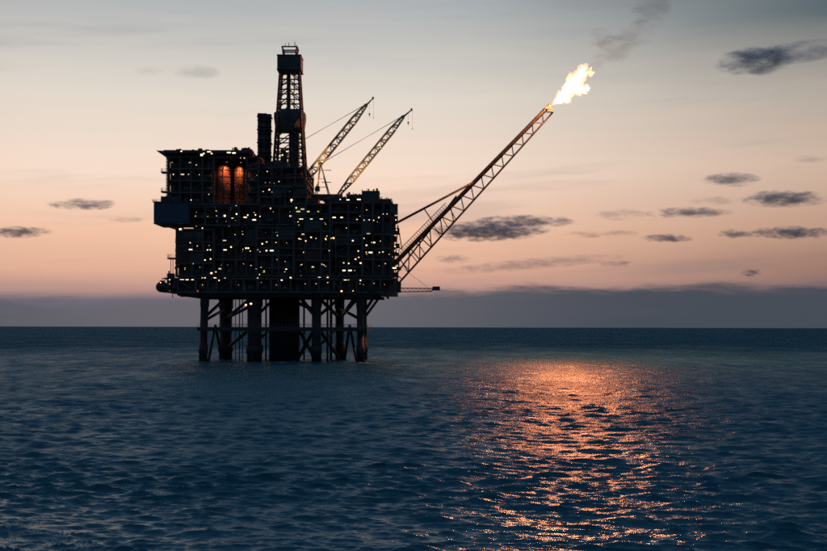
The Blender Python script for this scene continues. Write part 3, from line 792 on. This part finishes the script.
# --- exhaust stack ---------------------------------------------
YS = 440.0
es = thing('exhaust_stack', (PX(264, YS), YS, PZ(172, YS)), 'black bundled exhaust stack standing beside the derrick', 'stack')
for i, (px, dy_) in enumerate(((259.6, 0), (264.2, -.6), (268.6, 0), (262, 2.2), (267, 2.2))):
    zb_, zt_ = PZ(172, YS), PZ(114.2 + (i % 3) * .4 - .3, YS); r = 2.45 / 2.612
    H = zt_ - zb_
    prof = [(0, r)]
    for k in range(1, 9):
        prof += [(H * k / 9 - .3, r), (H * k / 9 - .28, r + .12), (H * k / 9 + .1, r + .12), (H * k / 9 + .12, r)]
    prof += [(H - .9, r), (H - .88, r + .1), (H, r + .1)]
    MB().lathe((PX(px, YS), YS + dy_, zb_), (0, 0, 1), prof, 16).build('flue', 'dark_steel', es, True)
for k in range(4):
    z = PZ(157 - k * 13, YS)
    MB().box((PX(257.0, YS), YS - 1.8, z), (PX(271.2, YS), YS + 3.6, z + .45)).build('tie_frame', 'rust_red' if k == 0 else 'dark_steel', es)
MB().box((PX(258.4, YS), YS - .55, PZ(170, YS)), (PX(270, YS), YS + 2.9, PZ(115.6, YS))).build('cladding', 'dark_steel', es)

# --- drilling derrick -------------------------------------------
YD = 440.0
dk = thing('drilling_derrick', (PX(289.5, YD), YD, PZ(188, YD)), 'tall lattice drilling derrick with two dark enclosed bands', 'derrick')
def dhalf(py): # half width in px
    return np.interp(py, [58, 72, 112, 131, 190], [8.2, 9.6, 12.0, 13.3, 16.0])
def dpt(py, sx, sy):
    h = dhalf(py) * YD / F
    return Vector((PX(289.7, YD) + sx * h, YD + sy * h, PZ(py, YD)))
for sx in (-1, 1):
    for sy in (-1, 1):
        tube('leg', dpt(190, sx, sy), dpt(60, sx, sy), .52, 'dark_steel', dk, 8, .40)
lv = [190, 180, 170, 160.5, 151, 141, 131, 121.5, 112, 102, 92, 82, 72]
for a, b in zip(lv[:-1], lv[1:]):
    if b in (121.5,) : continue
    for (s1, s2) in (((-1, -1), (1, -1)), ((-1, 1), (1, 1)), ((-1, -1), (-1, 1)), ((1, -1), (1, 1))):
        tube('girt', dpt(b, *s1), dpt(b, *s2), .26, 'dark_steel', dk, 6)
        m_ = (dpt(b, *s1) + dpt(b, *s2)) / 2
        tube('brace', dpt(a, *s1), m_, .22, 'dark_steel', dk, 6)
        tube('brace', dpt(a, *s2), m_, .22, 'dark_steel', dk, 6)
        # short redundants near the legs
        tube('brace', dpt((a + b) / 2, *s1), (dpt(a, *s1) * .5 + m_ * .5), .1, 'dark_steel', dk, 5)
        tube('brace', dpt((a + b) / 2, *s2), (dpt(a, *s2) * .5 + m_ * .5), .1, 'dark_steel', dk, 5)
# racking board windwall: flared octagonal band
def prism(name, rings, parent, mat='dark_steel', n=8, Y=YD, cxp=289.7):
    mb = MB(); vs = []
    for py, h in rings:
        hh = h * Y / F
        for i in range(n):
            a = 2 * math.pi * (i + .5) / n
            vs.append((PX(cxp, Y) + hh * math.cos(a) / math.cos(math.pi / n), Y + hh * math.sin(a) / math.cos(math.pi / n), PZ(py, Y)))
    fs = []
    for k in range(len(rings) - 1):
        for i in range(n): fs.append((k*n+i, k*n+(i+1)%n, (k+1)*n+(i+1)%n, (k+1)*n+i))
    fs += [tuple(range(n-1, -1, -1)), tuple(range((len(rings)-1)*n, len(rings)*n))]
    return mb.add(vs, fs).build(name, mat, parent)
prism('racking_enclosure', [(131.2, 13.2), (128.5, 14.3), (119, 15.6), (114.2, 15.4), (112.5, 13.0), (111.8, 11)], dk)
prism('crown_enclosure', [(71.8, 11.7), (58.2, 11.7)], dk, n=4)
for py in (72.2, 58.0):
    prism('rim', [(py + .5, 12.1), (py - .5, 12.1)], dk, n=4)
# water table and mast on top
zt = PZ(58, YD)
def tp(sx, sy, py, h): return Vector((PX(289.7, YD) + sx * h * YD / F, YD + sy * h * YD / F, PZ(py, YD)))
for sx in (-1, 1):
    for sy in (-1, 1):
        tube('crown_post', tp(sx, sy, 58, 6.0), tp(sx, sy, 48.5, 7.2), .3, 'dark_steel', dk, 8)
for py, h in ((48.8, 7.5), (54.0, 6.8)):
    mb = MB()
    for a, b in (((-1,-1),(1,-1)), ((1,-1),(1,1)), ((1,1),(-1,1)), ((-1,1),(-1,-1))): mb.tube(tp(*a, py, h), tp(*b, py, h), .28, 6)
    mb.build('crown_beam', 'dark_steel', dk)
railing(dk, [tp(-1, -1, 56.5, 6.3), tp(1, -1, 56.5, 6.3)], .9)
for px, py in ((285, 45.2), (288.5, 44.0), (294.6, 43.0), (296, 46.0)):
    tube('antenna', (PX(px, YD), YD - 1.5, PZ(48.6, YD)), (PX(px, YD), YD - 1.5, PZ(py, YD)), .14, 'dark_steel', dk, 6)
# inside: guide column, standing pipe, travelling block
MB().box((PX(286.4, YD), YD - 1, PZ(131, YD)), (PX(290.0, YD), YD + 1, PZ(72, YD))).build('guide_column', 'dark_steel', dk)
MB().box((PX(288.8, YD), YD - 1.5, PZ(186, YD)), (PX(298.5, YD), YD + 3, PZ(131.5, YD))).build('standing_pipe', 'dark_steel', dk)
MB().box((PX(280.5, YD), YD - 1.0, PZ(186, YD)), (PX(286.4, YD), YD + 2, PZ(150, YD))).build('lift_shaft', 'dark_steel', dk)
tube('mud_pipe', tp(.45, -.9, 130, 11), tp(.5, -.9, 72, 10), .22, 'dark_steel', dk)
for px, py, sz, k in ((282, 155.4, D, LW), (286.6, 151.8, D, LW), (287, 184.5, Tl, LW), (284.0, 167, Sm, LD), (286.4, 172.2, Sm, LW), (277.3, 139, Sm, LO), (301.5, 160, Sm, LD), (300.4, 147, Sm, LO), (294.5, 93.5, Sm, LO), (280.6, 101, Sm, LD)):
    lamp(dk, P(px, py, YD - 4.5), sz, k, 3.5)

# --- pedestal cranes --------------------------------------------
def lattice_boom(parent, p, q, w_mid, w_end, bays, mat, rc=.30, rb=.15, up=Vector((0, 0, 1))):
    """four chords and zigzag lacing, tapering at both ends"""
    p = Vector(p); q = Vector(q); d = (q - p).normalized(); s = d.cross(up).normalized(); u = s.cross(d).normalized()
    def width(t): return np.interp(t, [0, .22, .82, 1], [w_end, w_mid, w_mid * .9, w_end])
    def node(t, a, b): return p.lerp(q, t) + (s * a + u * b) * width(t) * .5
    for a in (-1, 1):
        for b in (-1, 1):
            mb = MB()
            for i in range(bays): mb.tube(node(i / bays, a, b), node((i + 1) / bays, a, b), rc, 6)
            mb.build('boom_chord', mat, parent)
    for i in range(bays):
        t0, t1 = i / bays, (i + 1) / bays
        if i % 2: t0, t1 = t1, t0
        mb = MB()
        for c in (-1, 1):
            mb.tube(node(t0, c, -1), node(t1, c, 1), rb, 5); mb.tube(node(t0, -1, c), node(t1, 1, c), rb, 5)
        for a, b, c_, d_ in ((-1, -1, 1, -1), (1, -1, 1, 1), (1, 1, -1, 1), (-1, 1, -1, -1)): mb.tube(node(t1, a, b), node(t1, c_, d_), rb, 5)
        mb.build('boom_lacing', mat, parent)
    return d, s, u

def crane(label, foot, tip, head, apex, legs, house, ped, hooks, wmid):
    base = Vector((foot.x, foot.y, ped[1]))
    t = thing('pedestal_crane', base, label, 'crane', None)
    d, s, u = lattice_boom(t, foot, tip, wmid, .8, 22, 'crane_paint')
    MB().tube(tip - d * .5, head, .42, 8, .2).box(tuple(head - Vector((.35, .5, .35))), tuple(head + Vector((.35, .5, .55)))).tube(tip + s * .6, tip - s * .6, .5, 10).build('boom_head', 'dark_steel', t)
    gm = MB()
    for f0 in legs: gm.tube(f0, apex, .22, 6)
    for k in (.3, .55, .8):
        for i in range(len(legs)):
            gm.tube(Vector(legs[i]).lerp(apex, k), Vector(legs[(i + 1) % len(legs)]).lerp(apex, k), .12, 5)
    gm.box(tuple(apex - Vector((.8, 1.0, .3))), tuple(apex + Vector((.8, 1.0, .35))))
    gm.build('gantry', 'dark_steel', t)
    for k in (-.5, .5):
        tube('luffing_rope', apex + Vector((0, k, 0)), tip + s * k * .8 + u * .3, .07, 'grey_steel', t, 5)
    (hx0, hx1, hz0, hz1) = house
    MB().box((hx0, foot.y - 2.4, hz0), (hx1, foot.y + 2.4, hz1)).box((hx0 + .3, foot.y - 2.9, hz0 + .4), (hx0 + 2.2, foot.y - 2.41, hz1 - .3)).build('machinery_house', 'grey_steel', t)
    MB().lathe((ped[0], foot.y, ped[1]), (0, 0, 1), [(0, 1.7), (.4, 1.5), (hz0 - ped[1] - .6, 1.5), (hz0 - ped[1] - .5, 2.1), (hz0 - ped[1] - .01, 2.1)], 20).build('pedestal', 'rust_red', t, True)
    for hp, sz in hooks:
        top_ = tip.lerp(head, .7 if sz > .3 else 1.0); 
        tube('hoist_rope', Vector((hp.x, hp.y, top_.z)), hp, .035, 'dark_steel', t, 5)
        MB().lathe(hp + Vector((0, 0, -sz * 1.6)), (0, 0, 1), [(0, .06), (sz * .4, sz * .45), (sz * 1.3, sz * .5), (sz * 1.6, .1)], 10).tube(hp + Vector((0, 0, -sz * 2.6)), hp + Vector((0, 0, -sz * 1.5)), sz * .15, 6).build('hook_block', 'dark_steel', t)
    return t
YC1 = 456.0
c1 = crane('lattice crane whose boom rises just beside the derrick, hook above the other crane', P(298, 188.5, YC1), P(366, 105, YC1), P(372.5, 98.5, YC1), P(287, 149.5, YC1 + 6),
      [P(281, 190, YC1 + 4), P(281, 190, YC1 + 9), P(291, 190, YC1 + 4), P(291, 190, YC1 + 9)], (PX(287, YC1), PX(304, YC1), PZ(195, YC1), PZ(186.5, YC1)), (PX(299, YC1), PZ(204, YC1)),
      [(P(369, 113.2, YC1), .62), (P(373, 117.2, YC1), .28)], 2.5)
YC2 = 450.0
c2 = crane('lattice crane with an A-frame gantry standing between the derrick and the flare boom', P(337.5, 196, YC2), P(403, 116.5, YC2), P(411, 110, YC2), P(320.2, 164, YC2),
      [P(314.5, 198, YC2 - 1.5), P(316.5, 198, YC2 + 2), P(328.5, 197, YC2 - 1.5), P(330, 197, YC2 + 2)], (PX(313, YC2), PX(342, YC2), PZ(200.5, YC2), PZ(195, YC2)), (PX(328, YC2), PZ(204, YC2)),
      [(P(407.8, 121.6, YC2), .62), (P(412, 128, YC2), .3)], 2.3)
MB().box((PX(315, YC2), YC2 - 2.6, PZ(191.5, YC2)), (PX(319.5, YC2), YC2 + 1, PZ(187, YC2))).build('winch_box', 'grey_steel', c2)
for py in (171, 183): MB().box((PX(322, YC2), YC2 - 1.4, PZ(py, YC2)), (PX(331, YC2), YC2 - .2, PZ(py, YC2) + .15)).build('gantry_step', 'dark_steel', c2)
# work lamps on the first crane and its warm lit deck house
for f_, off in ((.08, 1.4), (.22, 1.5), (.34, 1.5), (.55, 1.4), (.8, 1.2)):
    p = P(298, 188.5, YC1).lerp(P(366, 105, YC1), f_) + Vector((.6, -1.5, -.9))
    lamp(c1, p, Sm, LO, 1.2)
for f_ in (.2, .42, .63, .86):
    p = P(337.5, 196, YC2).lerp(P(403, 116.5, YC2), f_) + Vector((.6, -1.4, -.9))
    lamp(c2, p, (.3, .26), LO, 1.2)
for c_, f0, f1, yc, pw in ((c1, (312, 189), (338, 140), YC1, 26000), (c2, (345, 197), (372, 155), YC2, 14000)):
    floodlight(c_, P(f0[0], f0[1], yc - 9), P(f1[0], f1[1], yc), (1, .55, .22), pw, 62, .9)
floodlight(c1, P(304, 184.5, YC1 - 5), P(301, 197, YC1 - 1), (1, .22, .08), 5000, 90)
MB().box((PX(295, YC1 - 3), YC1 - 3.5, PZ(203, YC1 - 3)), (PX(308, YC1 - 3), YC1 - 2.6, PZ(183, YC1 - 3))).build('back_screen', 'rust_red', c1)

# --- deck units on top of the right module ----------------------
def deck_unit(name, label, px0, px1, py0, py1, Y0, dep, mat, cat, door=True):
    t = thing(name, ((PX(px0, Y0) + PX(px1, Y0)) / 2, Y0 + dep / 2, PZ(py1, Y0)), label, cat)
    x0, x1, z0, z1 = PX(px0, Y0), PX(px1, Y0), PZ(py1, Y0), PZ(py0, Y0)
    MB().box((x0, Y0, z0), (x1, Y0 + dep, z1)).build('body', mat, t)
    n = max(3, int((x1 - x0) / .5))
    rb = MB()
    for i in range(n):
        xx = x0 + (x1 - x0) * (i + .5) / n; rb.box((xx - .08, Y0 - .06, z0 + .15), (xx + .08, Y0 - .002, z1 - .12))
    rb.build('ribs', mat, t)
    MB().box((x0 - .08, Y0 - .1, z1), (x1 + .08, Y0 + dep + .08, z1 + .12)).build('roof', 'dark_steel', t)
    return t
ZD = 202.6
deck_unit('deck_container', 'large dark container standing highest on the right module roof', 362, 379, 191.2, ZD, YF + 3, 9, 'grey_steel', 'container')
deck_unit('deck_container', 'low long container on the module roof beside the crane gantry', 346, 361.5, 194.8, ZD, YF + 4, 8, 'dark_steel', 'container')
deck_unit('deck_container', 'low skid box at the foot of the second crane boom', 333, 345, 197.3, ZD, YF + 2, 8, 'dark_steel', 'container')
deck_unit('deck_container', 'step-down container at the roof edge next to the flare strut', 379.3, 391, 199.2, ZD, YF + 3, 9, 'dark_steel', 'container')
deck_unit('control_cabin', 'small square cabin overhanging the module edge above the flare boom', 389.5, 397.4, 204.2, 213.2, YF - 1.5, 7, 'grey_steel', 'cabin')
deck_unit('deck_container', 'rusty box between the crane pedestals', 308.5, 318, 199.0, ZD, YF + 3, 8, 'rust_red', 'container')
rclt = random.Random(5)
for i in range(26):                                           # stubby vents and posts on the roof edge
    px = rclt.uniform(331, 391); top_ = np.interp(px, [331, 346, 361, 362, 379, 380, 391], [197.3, 194.8, 194.8, 191.2, 191.2, 199.2, 199.2])
    h = rclt.uniform(.3, 1.1)
    tube('vent_pipe', (PX(px, YF + 3), YF + 3.4, PZ(ZD, YF + 3) - .1), (PX(px, YF + 3), YF + 3.4, PZ(top_, YF + 3) + h), rclt.uniform(.1, .3), rclt.choice(['grey_steel', 'ochre_steel']), right_mod)
# ragged balconies and junction boxes on the right face
for px, py, w, h in ((395.5, 219.5, 2.0, 2.4), (396.5, 231.5, 2.6, 2.2), (394, 227, 1.4, 1.6), (397.5, 246, 1.8, 1.6), (396, 254, 2.6, 1.4), (395.5, 262, 2.0, 2.0), (394.6, 239, 1.5, 2.0), (397.2, 268.5, 3.0, 1.2), (395.4, 275, 2.5, 1.8), (393.8, 210.8, 1.2, 1.6)):
    x = PX(px, YF + 2); z = PZ(py, YF + 2)
    d = MB().box((rx1 + .5, YF + .4, z - h * .5), (x + w * .5, YF + 4, z - h * .5 + .25)).box((x - w * .5, YF + .8, z - h * .5 + .25), (x + w * .4, YF + 3, z + h * .5)).build('balcony', rclt.choice(['ochre_steel', 'rust_red', 'grey_steel']), right_mod)
for px, py, k in ((394.3, 268, LW), (392.3, 257, LD), (396.3, 230, LO), (395.6, 220, LO), (394.8, 246.5, LO), (397.5, 252, LO)):
    lamp(right_mod, P(px, py, YF + .2), Sm if k != LW else Rc, k, 1.0)

# --- flare boom --------------------------------------------------
YR, YT = 446.0, 498.0
def flY(px): return YR + (YT - YR) * (px - 395) / (550 - 395)
def FP(px, py, off=0.0): 
    Y = flY(px) + off
    return P(px, py, Y)
fb = thing('flare_boom', FP(395, 283), 'long slanting lattice flare boom reaching out over the sea from the platform side', 'flare boom')
NB = 15
def top_c(t, sgn):
    px = np.interp(t, [0, 1], [394.0, 547.0]); py = np.interp(t, [0, 1], [263.0, 106.5])
    w = np.interp(t, [0, 1], [4.2, .9])
    return FP(px, py, sgn * w)
def bot_c(t):
    px = np.interp(t, [0, .35, 1], [397.0, 456.5, 552.5]); py = np.interp(t, [0, .35, 1], [285.0, 219.0, 112.0])
    return FP(px, py, 0)
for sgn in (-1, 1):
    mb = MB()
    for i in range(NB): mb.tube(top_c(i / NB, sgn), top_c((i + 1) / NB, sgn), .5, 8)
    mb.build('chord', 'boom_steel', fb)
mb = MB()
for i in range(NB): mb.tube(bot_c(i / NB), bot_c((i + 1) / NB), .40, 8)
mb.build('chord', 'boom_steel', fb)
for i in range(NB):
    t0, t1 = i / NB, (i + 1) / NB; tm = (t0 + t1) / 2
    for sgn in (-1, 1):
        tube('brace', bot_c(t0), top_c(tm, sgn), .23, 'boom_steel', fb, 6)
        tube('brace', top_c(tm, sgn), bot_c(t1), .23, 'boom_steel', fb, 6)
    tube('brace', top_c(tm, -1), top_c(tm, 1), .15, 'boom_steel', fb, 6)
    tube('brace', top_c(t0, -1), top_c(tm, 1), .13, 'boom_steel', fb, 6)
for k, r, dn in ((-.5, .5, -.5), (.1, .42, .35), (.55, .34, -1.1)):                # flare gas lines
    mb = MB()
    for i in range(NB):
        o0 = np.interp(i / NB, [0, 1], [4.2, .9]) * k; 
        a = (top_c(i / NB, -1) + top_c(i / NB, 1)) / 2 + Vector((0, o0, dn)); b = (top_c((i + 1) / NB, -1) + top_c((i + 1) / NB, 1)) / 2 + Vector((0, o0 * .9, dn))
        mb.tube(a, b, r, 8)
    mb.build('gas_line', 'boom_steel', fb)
# walkway with handrail along the lower half
wk = MB()
for i in range(26):
    t = .03 + .33 * i / 26; t2 = .03 + .33 * (i + 1) / 26
    a, b = top_c(t, -1.3), top_c(t2, -1.3)
    up1 = Vector((-1.15, 0, 1.15))
    wk.tube(a, a + up1 * 1.3, .1, 5); wk.tube(a + up1 * 1.3, b + up1 * 1.3, .15, 5); wk.tube(a + up1 * .65, b + up1 * .65, .07, 5); wk.tube(a, b, .2, 5)
wk.build('walkway_rail', 'boom_steel', fb)
# secondary root lattice between chords
for sgn in (-1, 1):
    def sec(t, s=sgn): 
        return FP(396 + 60 * t, 274 - 78 * t, s * (3.0 - 2.0 * t))
    mb = MB()
    for i in range(8): mb.tube(sec(i / 8), sec((i + 1) / 8), .36, 6)
    mb.build('chord', 'boom_steel', fb)
    for i in range(8):
        tt = i / 8 * .36
        tube('brace', sec(i / 8), bot_c(tt + .03), .18, 'boom_steel', fb, 5)
        tube('brace', sec(i / 8), top_c(max(0, tt - .015), sgn), .18, 'boom_steel', fb, 5)
# tie struts above the boom
for sgn in (-1, 1):
    tube('tie_strut', FP(386, 228.5, sgn * 5), top_c(.515, sgn), .46, 'boom_steel', fb, 8)
tube('brace', FP(397.5, 225, -3), FP(402, 250, -4), .2, 'boom_steel', fb, 6)
tube('brace', FP(397.5, 225, -3), FP(396, 252, -4), .2, 'boom_steel', fb, 6)
tube('brace', FP(424, 209, -3), FP(433, 222, -3), .25, 'boom_steel', fb, 6)
# burner head
hp = (top_c(1, -1) + top_c(1, 1)) / 2
hd = MB()
dirv = (top_c(1, 0) - top_c(.9, 0)).normalized()
for sgn in (-1, 0, 1):
    hd.tube(hp + Vector((0, sgn * .9, 0)) - dirv * 2.5, hp + Vector((0, sgn * .9, 0)) + dirv * 1.4, .42, 8, .5)
hd.build('burner', 'rust_red', fb)
MB().add([FP(543, 107.5, -1.6), FP(553.5, 111.5, -1.6), FP(550, 104.5, -1.6), FP(543, 107.5, 1.6), FP(553.5, 111.5, 1.6), FP(550, 104.5, 1.6)],
         [(0,1,2), (5,4,3), (0,3,4,1), (1,4,5,2), (2,5,3,0)]).build('heat_shield', 'rust_red', fb)

# --- small service boom at the lower deck -----------------------
YB2 = 424.0
sb = thing('service_boom', P(398, 290, YB2), 'short horizontal lattice boom with a box at its end beside the lowest deck', 'boom')
def sp(px, py, o): return P(px, py, YB2 + o)
for (ya, yb, o) in ((288.2, 288.4, -1.0), (288.2, 288.4, 1.0), (292.0, 291.4, 0)):
    tube('chord', sp(394, ya, o), sp(436 if ya < 290 else 431, yb, o), .18, 'dark_steel', sb, 6)
for i in range(9):
    a = 395 + i * 4.2
    for o in (-1, 1):
        tube('brace', sp(a, 288.2, o), sp(a + 2.1, 291.9, 0), .09, 'dark_steel', sb, 5); tube('brace', sp(a + 2.1, 291.9, 0), sp(a + 4.2, 288.3, o), .09, 'dark_steel', sb, 5)
    tube('brace', sp(a, 288.2, -1), sp(a + 2.1, 288.2, 1), .08, 'dark_steel', sb, 5)
tube('brace', sp(431, 291.4, 0), sp(436, 288.4, 0), .15, 'dark_steel', sb, 6)
MB().box(tuple(sp(432.5, 290.2, -1.3)), tuple(sp(439.8, 286.6, 1.3))).build('end_box', 'dark_steel', sb)
tube('stay_wire', sp(410, 274, 0), sp(428, 287.6, 0), .06, 'dark_steel', sb, 5)
tube('stay_wire', sp(396, 262, 0), sp(410, 274, 0), .06, 'dark_steel', sb, 5)
MB().box(tuple(sp(390, 292.5, -1.5)), tuple(sp(401, 282.5, 1.5))).build('mount', 'dark_steel', sb)
MB().add([sp(396, 283.5, -1), sp(402, 284.4, -1), sp(396, 279, -1), sp(396, 283.5, 1), sp(402, 284.4, 1), sp(396, 279, 1)], [(0,1,2), (5,4,3), (0,3,4,1), (1,4,5,2), (2,5,3,0)]).build('bracket', 'dark_steel', sb)

# ------------------------------------------------------------------ flame
def blob_mesh(name, blobs, sub, amp, freq, voxel):
    bm = bmesh.new()
    for p, r in blobs:
        bmesh.ops.create_icosphere(bm, subdivisions=sub, radius=r, matrix=Matrix.Translation(p))
    me = bpy.data.meshes.new(name); bm.to_mesh(me); bm.free()
    o = bpy.data.objects.new(name, me); C.objects.link(o)
    md = o.modifiers.new('r', 'REMESH'); md.mode = 'VOXEL'; md.voxel_size = voxel
    dg = bpy.context.evaluated_depsgraph_get()
    me2 = bpy.data.meshes.new_from_object(o.evaluated_get(dg))
    o.modifiers.clear(); o.data = me2; bpy.data.meshes.remove(me)
    for v in me2.vertices:
        nrm = v.normal; q = v.co * freq
        v.co += Vector(nrm) * (mnoise.fractal(q, 1.0, 2.0, 4) * amp)
    me2.name = name
    me2.polygons.foreach_set('use_smooth', [True] * len(me2.polygons))
    return o
fl = thing('flare_flame', P(551, 104, YT), 'bright white hot gas flame with orange fringe blowing from the flare boom tip', 'flame')
k_ = YT / F
core_b = [(552, 102.6, 1.1), (555, 101, 2.0), (558.5, 98.8, 3.2), (562, 95.5, 4.6), (565.5, 92, 5.6), (569, 87.5, 6.6), (573, 82.5, 7.2), (577, 79, 6.2), (580.5, 74, 4.6), (582.8, 69, 2.8), (583.4, 66, 1.6),
          (576.5, 89, 4.6), (581, 88, 2.6), (585.8, 88, 2.7), (584, 91.5, 1.8), (566, 98.5, 3.4), (560, 101.5, 2.4), (578.6, 68.5, 1.5), (576.8, 64.7, .8)]
rf = random.Random(3)
core = blob_mesh('core', [(P(a, b, YT + (a - 551) * .02 + rf.uniform(-.6, .6)), r * .70 * k_) for a, b, r in core_b if r > 1.6], 2, .9, .6, .34)
core.parent = fl; core.matrix_parent_inverse = Matrix.Translation(-fl.location)
m = emis('flame_core', (1.0, 0.28, 0.085), 850.0)
core.data.materials.clear(); core.data.materials.append(m)
fr = blob_mesh('fringe', [(P(a + .8, b - .3, YT + (a - 551) * .02 + rf.uniform(-.8, .8)), (r * 1.0 + 1.2) * k_) for a, b, r in core_b + [(588, 71, 2.4), (590.5, 75, 1.6), (571, 75, 1.8), (563, 87, 1.6)] if r > .9], 2, 1.8, .4, .6)
fr.parent = fl; fr.matrix_parent_inverse = Matrix.Translation(-fl.location)
m = bpy.data.materials.new('flame_fringe'); m.use_nodes = True
q = NG(m.node_tree)
for n_ in list(m.node_tree.nodes): m.node_tree.nodes.remove(n_)
geo = q.n('ShaderNodeNewGeometry')
nz = q.noise(geo.outputs['Position'], .55, 5, .62)
e = q.n('ShaderNodeEmission'); e.inputs[0].default_value = (1, .30, .06, 1)
q.put(e.inputs[1], q.mr(nz, .38, .68, 0.03, 1.5))
m.cycles.volume_step_rate = .35
o = q.n('ShaderNodeOutputMaterial'); q.l(e.outputs[0], o.inputs['Volume'])
fr.data.materials.clear(); fr.data.materials.append(m)

# ------------------------------------------------------------------ clouds and smoke
def cloud_mat(name, scatter, dens, fq, thr=.5, soft=.22, absorb=None):
    m = bpy.data.materials.new(name); m.use_nodes = True
    q = NG(m.node_tree)
    for n_ in list(m.node_tree.nodes): m.node_tree.nodes.remove(n_)
    tcn = q.n('ShaderNodeTexCoord'); geo = q.n('ShaderNodeNewGeometry')
    ob = tcn.outputs['Object']
    r_ = q.n('ShaderNodeVectorMath', operation='LENGTH'); q.l(ob, r_.inputs[0])
    fall = q.m('SUBTRACT', 1.0, r_.outputs['Value'])                       # 1 in the middle, 0 on the hull
    n1 = q.noise(q.vm('MULTIPLY', geo.outputs['Position'], (fq, fq, fq * 3.0)), 1.0, 8, .68)
    v = q.m('ADD', q.m('MULTIPLY', fall, .8), q.m('MULTIPLY', q.m('SUBTRACT', n1, .5), 3.5))
    d_ = q.m('MULTIPLY', q.mr(v, thr - soft, thr + soft, 0, 1, True), dens)
    d_ = q.m('MULTIPLY', d_, q.mr(fall, 0.0, .16, 0.0, 1.0, True))
    pv = q.n('ShaderNodeVolumePrincipled'); pv.inputs['Color'].default_value = scatter + (1,)
    q.l(d_, pv.inputs['Density'])
    o = q.n('ShaderNodeOutputMaterial'); q.l(pv.outputs[0], o.inputs['Volume'])
    return m
CM = cloud_mat('cloud_vapour', (.62, .86, 1.0), .0135, .013, .38, .40)
CT = cloud_mat('thin_cloud_vapour', (.74, .88, 1.0), .0045, .011, .38, .42)
SM = cloud_mat('smoke', (.05, .045, .042), .027, .11, .30, .40)
bm = bmesh.new(); bmesh.ops.create_icosphere(bm, subdivisions=3, radius=1.0); CME = bpy.data.meshes.new('cloud'); bm.to_mesh(CME); bm.free()
CME.materials.append(CM)
CH = cloud_mat('dense_cloud_vapour', (.56, .80, 1.0), .026, .019, .34, .40)
CF = cloud_mat('faint_cloud_vapour', (.74, .86, .98), .0022, .008, .30, .45)
CFE = CME.copy(); CFE.materials.clear(); CFE.materials.append(CF)
CHE = CME.copy(); CHE.materials.clear(); CHE.materials.append(CH)
CTE = CME.copy(); CTE.materials.clear(); CTE.materials.append(CT)
SME = CME.copy(); SME.name = 'smoke'; SME.materials.clear(); SME.materials.append(SM)
def cloud(px, py, w, h, label, me=CME, tilt=0.0, alt=620.0, group=None):
    Y = max(2600.0, min(15000.0, alt * F / (327 - py)))
    o = bpy.data.objects.new('cloud', me); C.objects.link(o)
    o.location = P(px, py, Y)
    o.scale = (w * .5 * Y / F, min(max(w * .28, h * .5), h * 1.3) * Y / F, h * .5 * Y / F)
    o.rotation_euler = (0, -R(tilt), 0)
    tag(o, label, 'cloud', group)
    return o
WISP = 'thin pale cloud scrap between the flare boom cloud and the dark short one'
GW = 'small cloud wisps above the horizon'
for a in [(758, 59, 74, 30, 'dark smudged cloud highest of all over the sea', CHE, 6), (800, 51, 80, 20, 'thin grey tail streaming off the highest dark cloud', CME, 6),
          (730, 179, 52, 14, 'low domed cloud floating just above the dark flat pair', CME, 0),
          (784, 198, 76, 17, 'broad dark flat cloud with a bumpy top, darkest of its row', CME, 0),
          (688, 212, 76, 11, 'long thin grey cloud in line with the darkest flat one', CME, 1),
          (619, 214, 46, 12, 'pale ragged grey cloud between the boom and the flat cloud row', CTE, 0),
          (716, 200, 50, 9, 'slim grey cloud leading up to the darkest flat one', CTE, 0),
          (487, 231, 104, 21, 'wide blue grey cloud seen right behind the flare boom', CME, 1),
          (524, 221, 88, 13, 'long lumpy cloud lying on top of the one behind the flare boom', CME, 0),
          (790, 232, 76, 13, 'flat dark cloud lowest of the large ones over the bank', CME, 0),
          (736, 233, 34, 10, 'small dark cloud tucked beside the flat dark one lowest of the large clouds', CME, 0), (667, 238, 46, 9, 'short dark cloud right below the long thin grey one', CME, 0), (586, 234, 38, 8, WISP, CTE, 0), (620, 233, 32, 8, WISP, CTE, 0), (453, 259, 34, 9, 'small pale cloud under the wide one behind the flare boom', CTE, 0),
          (751, 272, 18, 8, 'tiny round dark cloud alone below the flat cloud row', CME, 0), (615, 263, 36, 7, 'faint scrap of cloud at the end of the long slanting streak', CTE, 0),
          (530, 264, 170, 12, 'long faint streak of cloud slanting above the horizon bank', CFE, 5),
          (84, 205, 64, 12, 'grey cloud alone in the glow on the cabin side', CME, 1), (18, 233, 56, 12, 'dark little cloud lowest on the cabin side', CME, 2), (128, 220, 40, 6, 'faint thin cloud streak between the cabin side clouds', CTE, 0),
          (190, 73, 54, 16, 'pale high cloud above the roof deck', CTE, 0), (148, 71, 30, 9, 'tiny pale puff beside the high cloud above the roof deck', CTE, 0),
          (812, 159, 44, 9, 'faint thin cloud under the highest dark one', CTE, 0)]:
    cloud(a[0], a[1], a[2] * 1.30, a[3] * 1.12, a[4], a[5], a[6], group=GW if a[4] == WISP else None)
for i, (px, py, w, h) in enumerate(((650, 6, 46, 52), (641, 30, 30, 34), (612, 50, 40, 34), (600, 38, 30, 24), (626, 40, 36, 26), (597, 60, 24, 26))):
    Y = YT + 18 + i
    o = bpy.data.objects.new('smoke', SME); C.objects.link(o); o.location = P(px, py, Y)
    o.scale = (w * .5 * Y / F, w * .4 * Y / F, h * .5 * Y / F)
    o['kind'] = 'stuff'; o['label'] = 'faint brown smoke drifting off the flare'
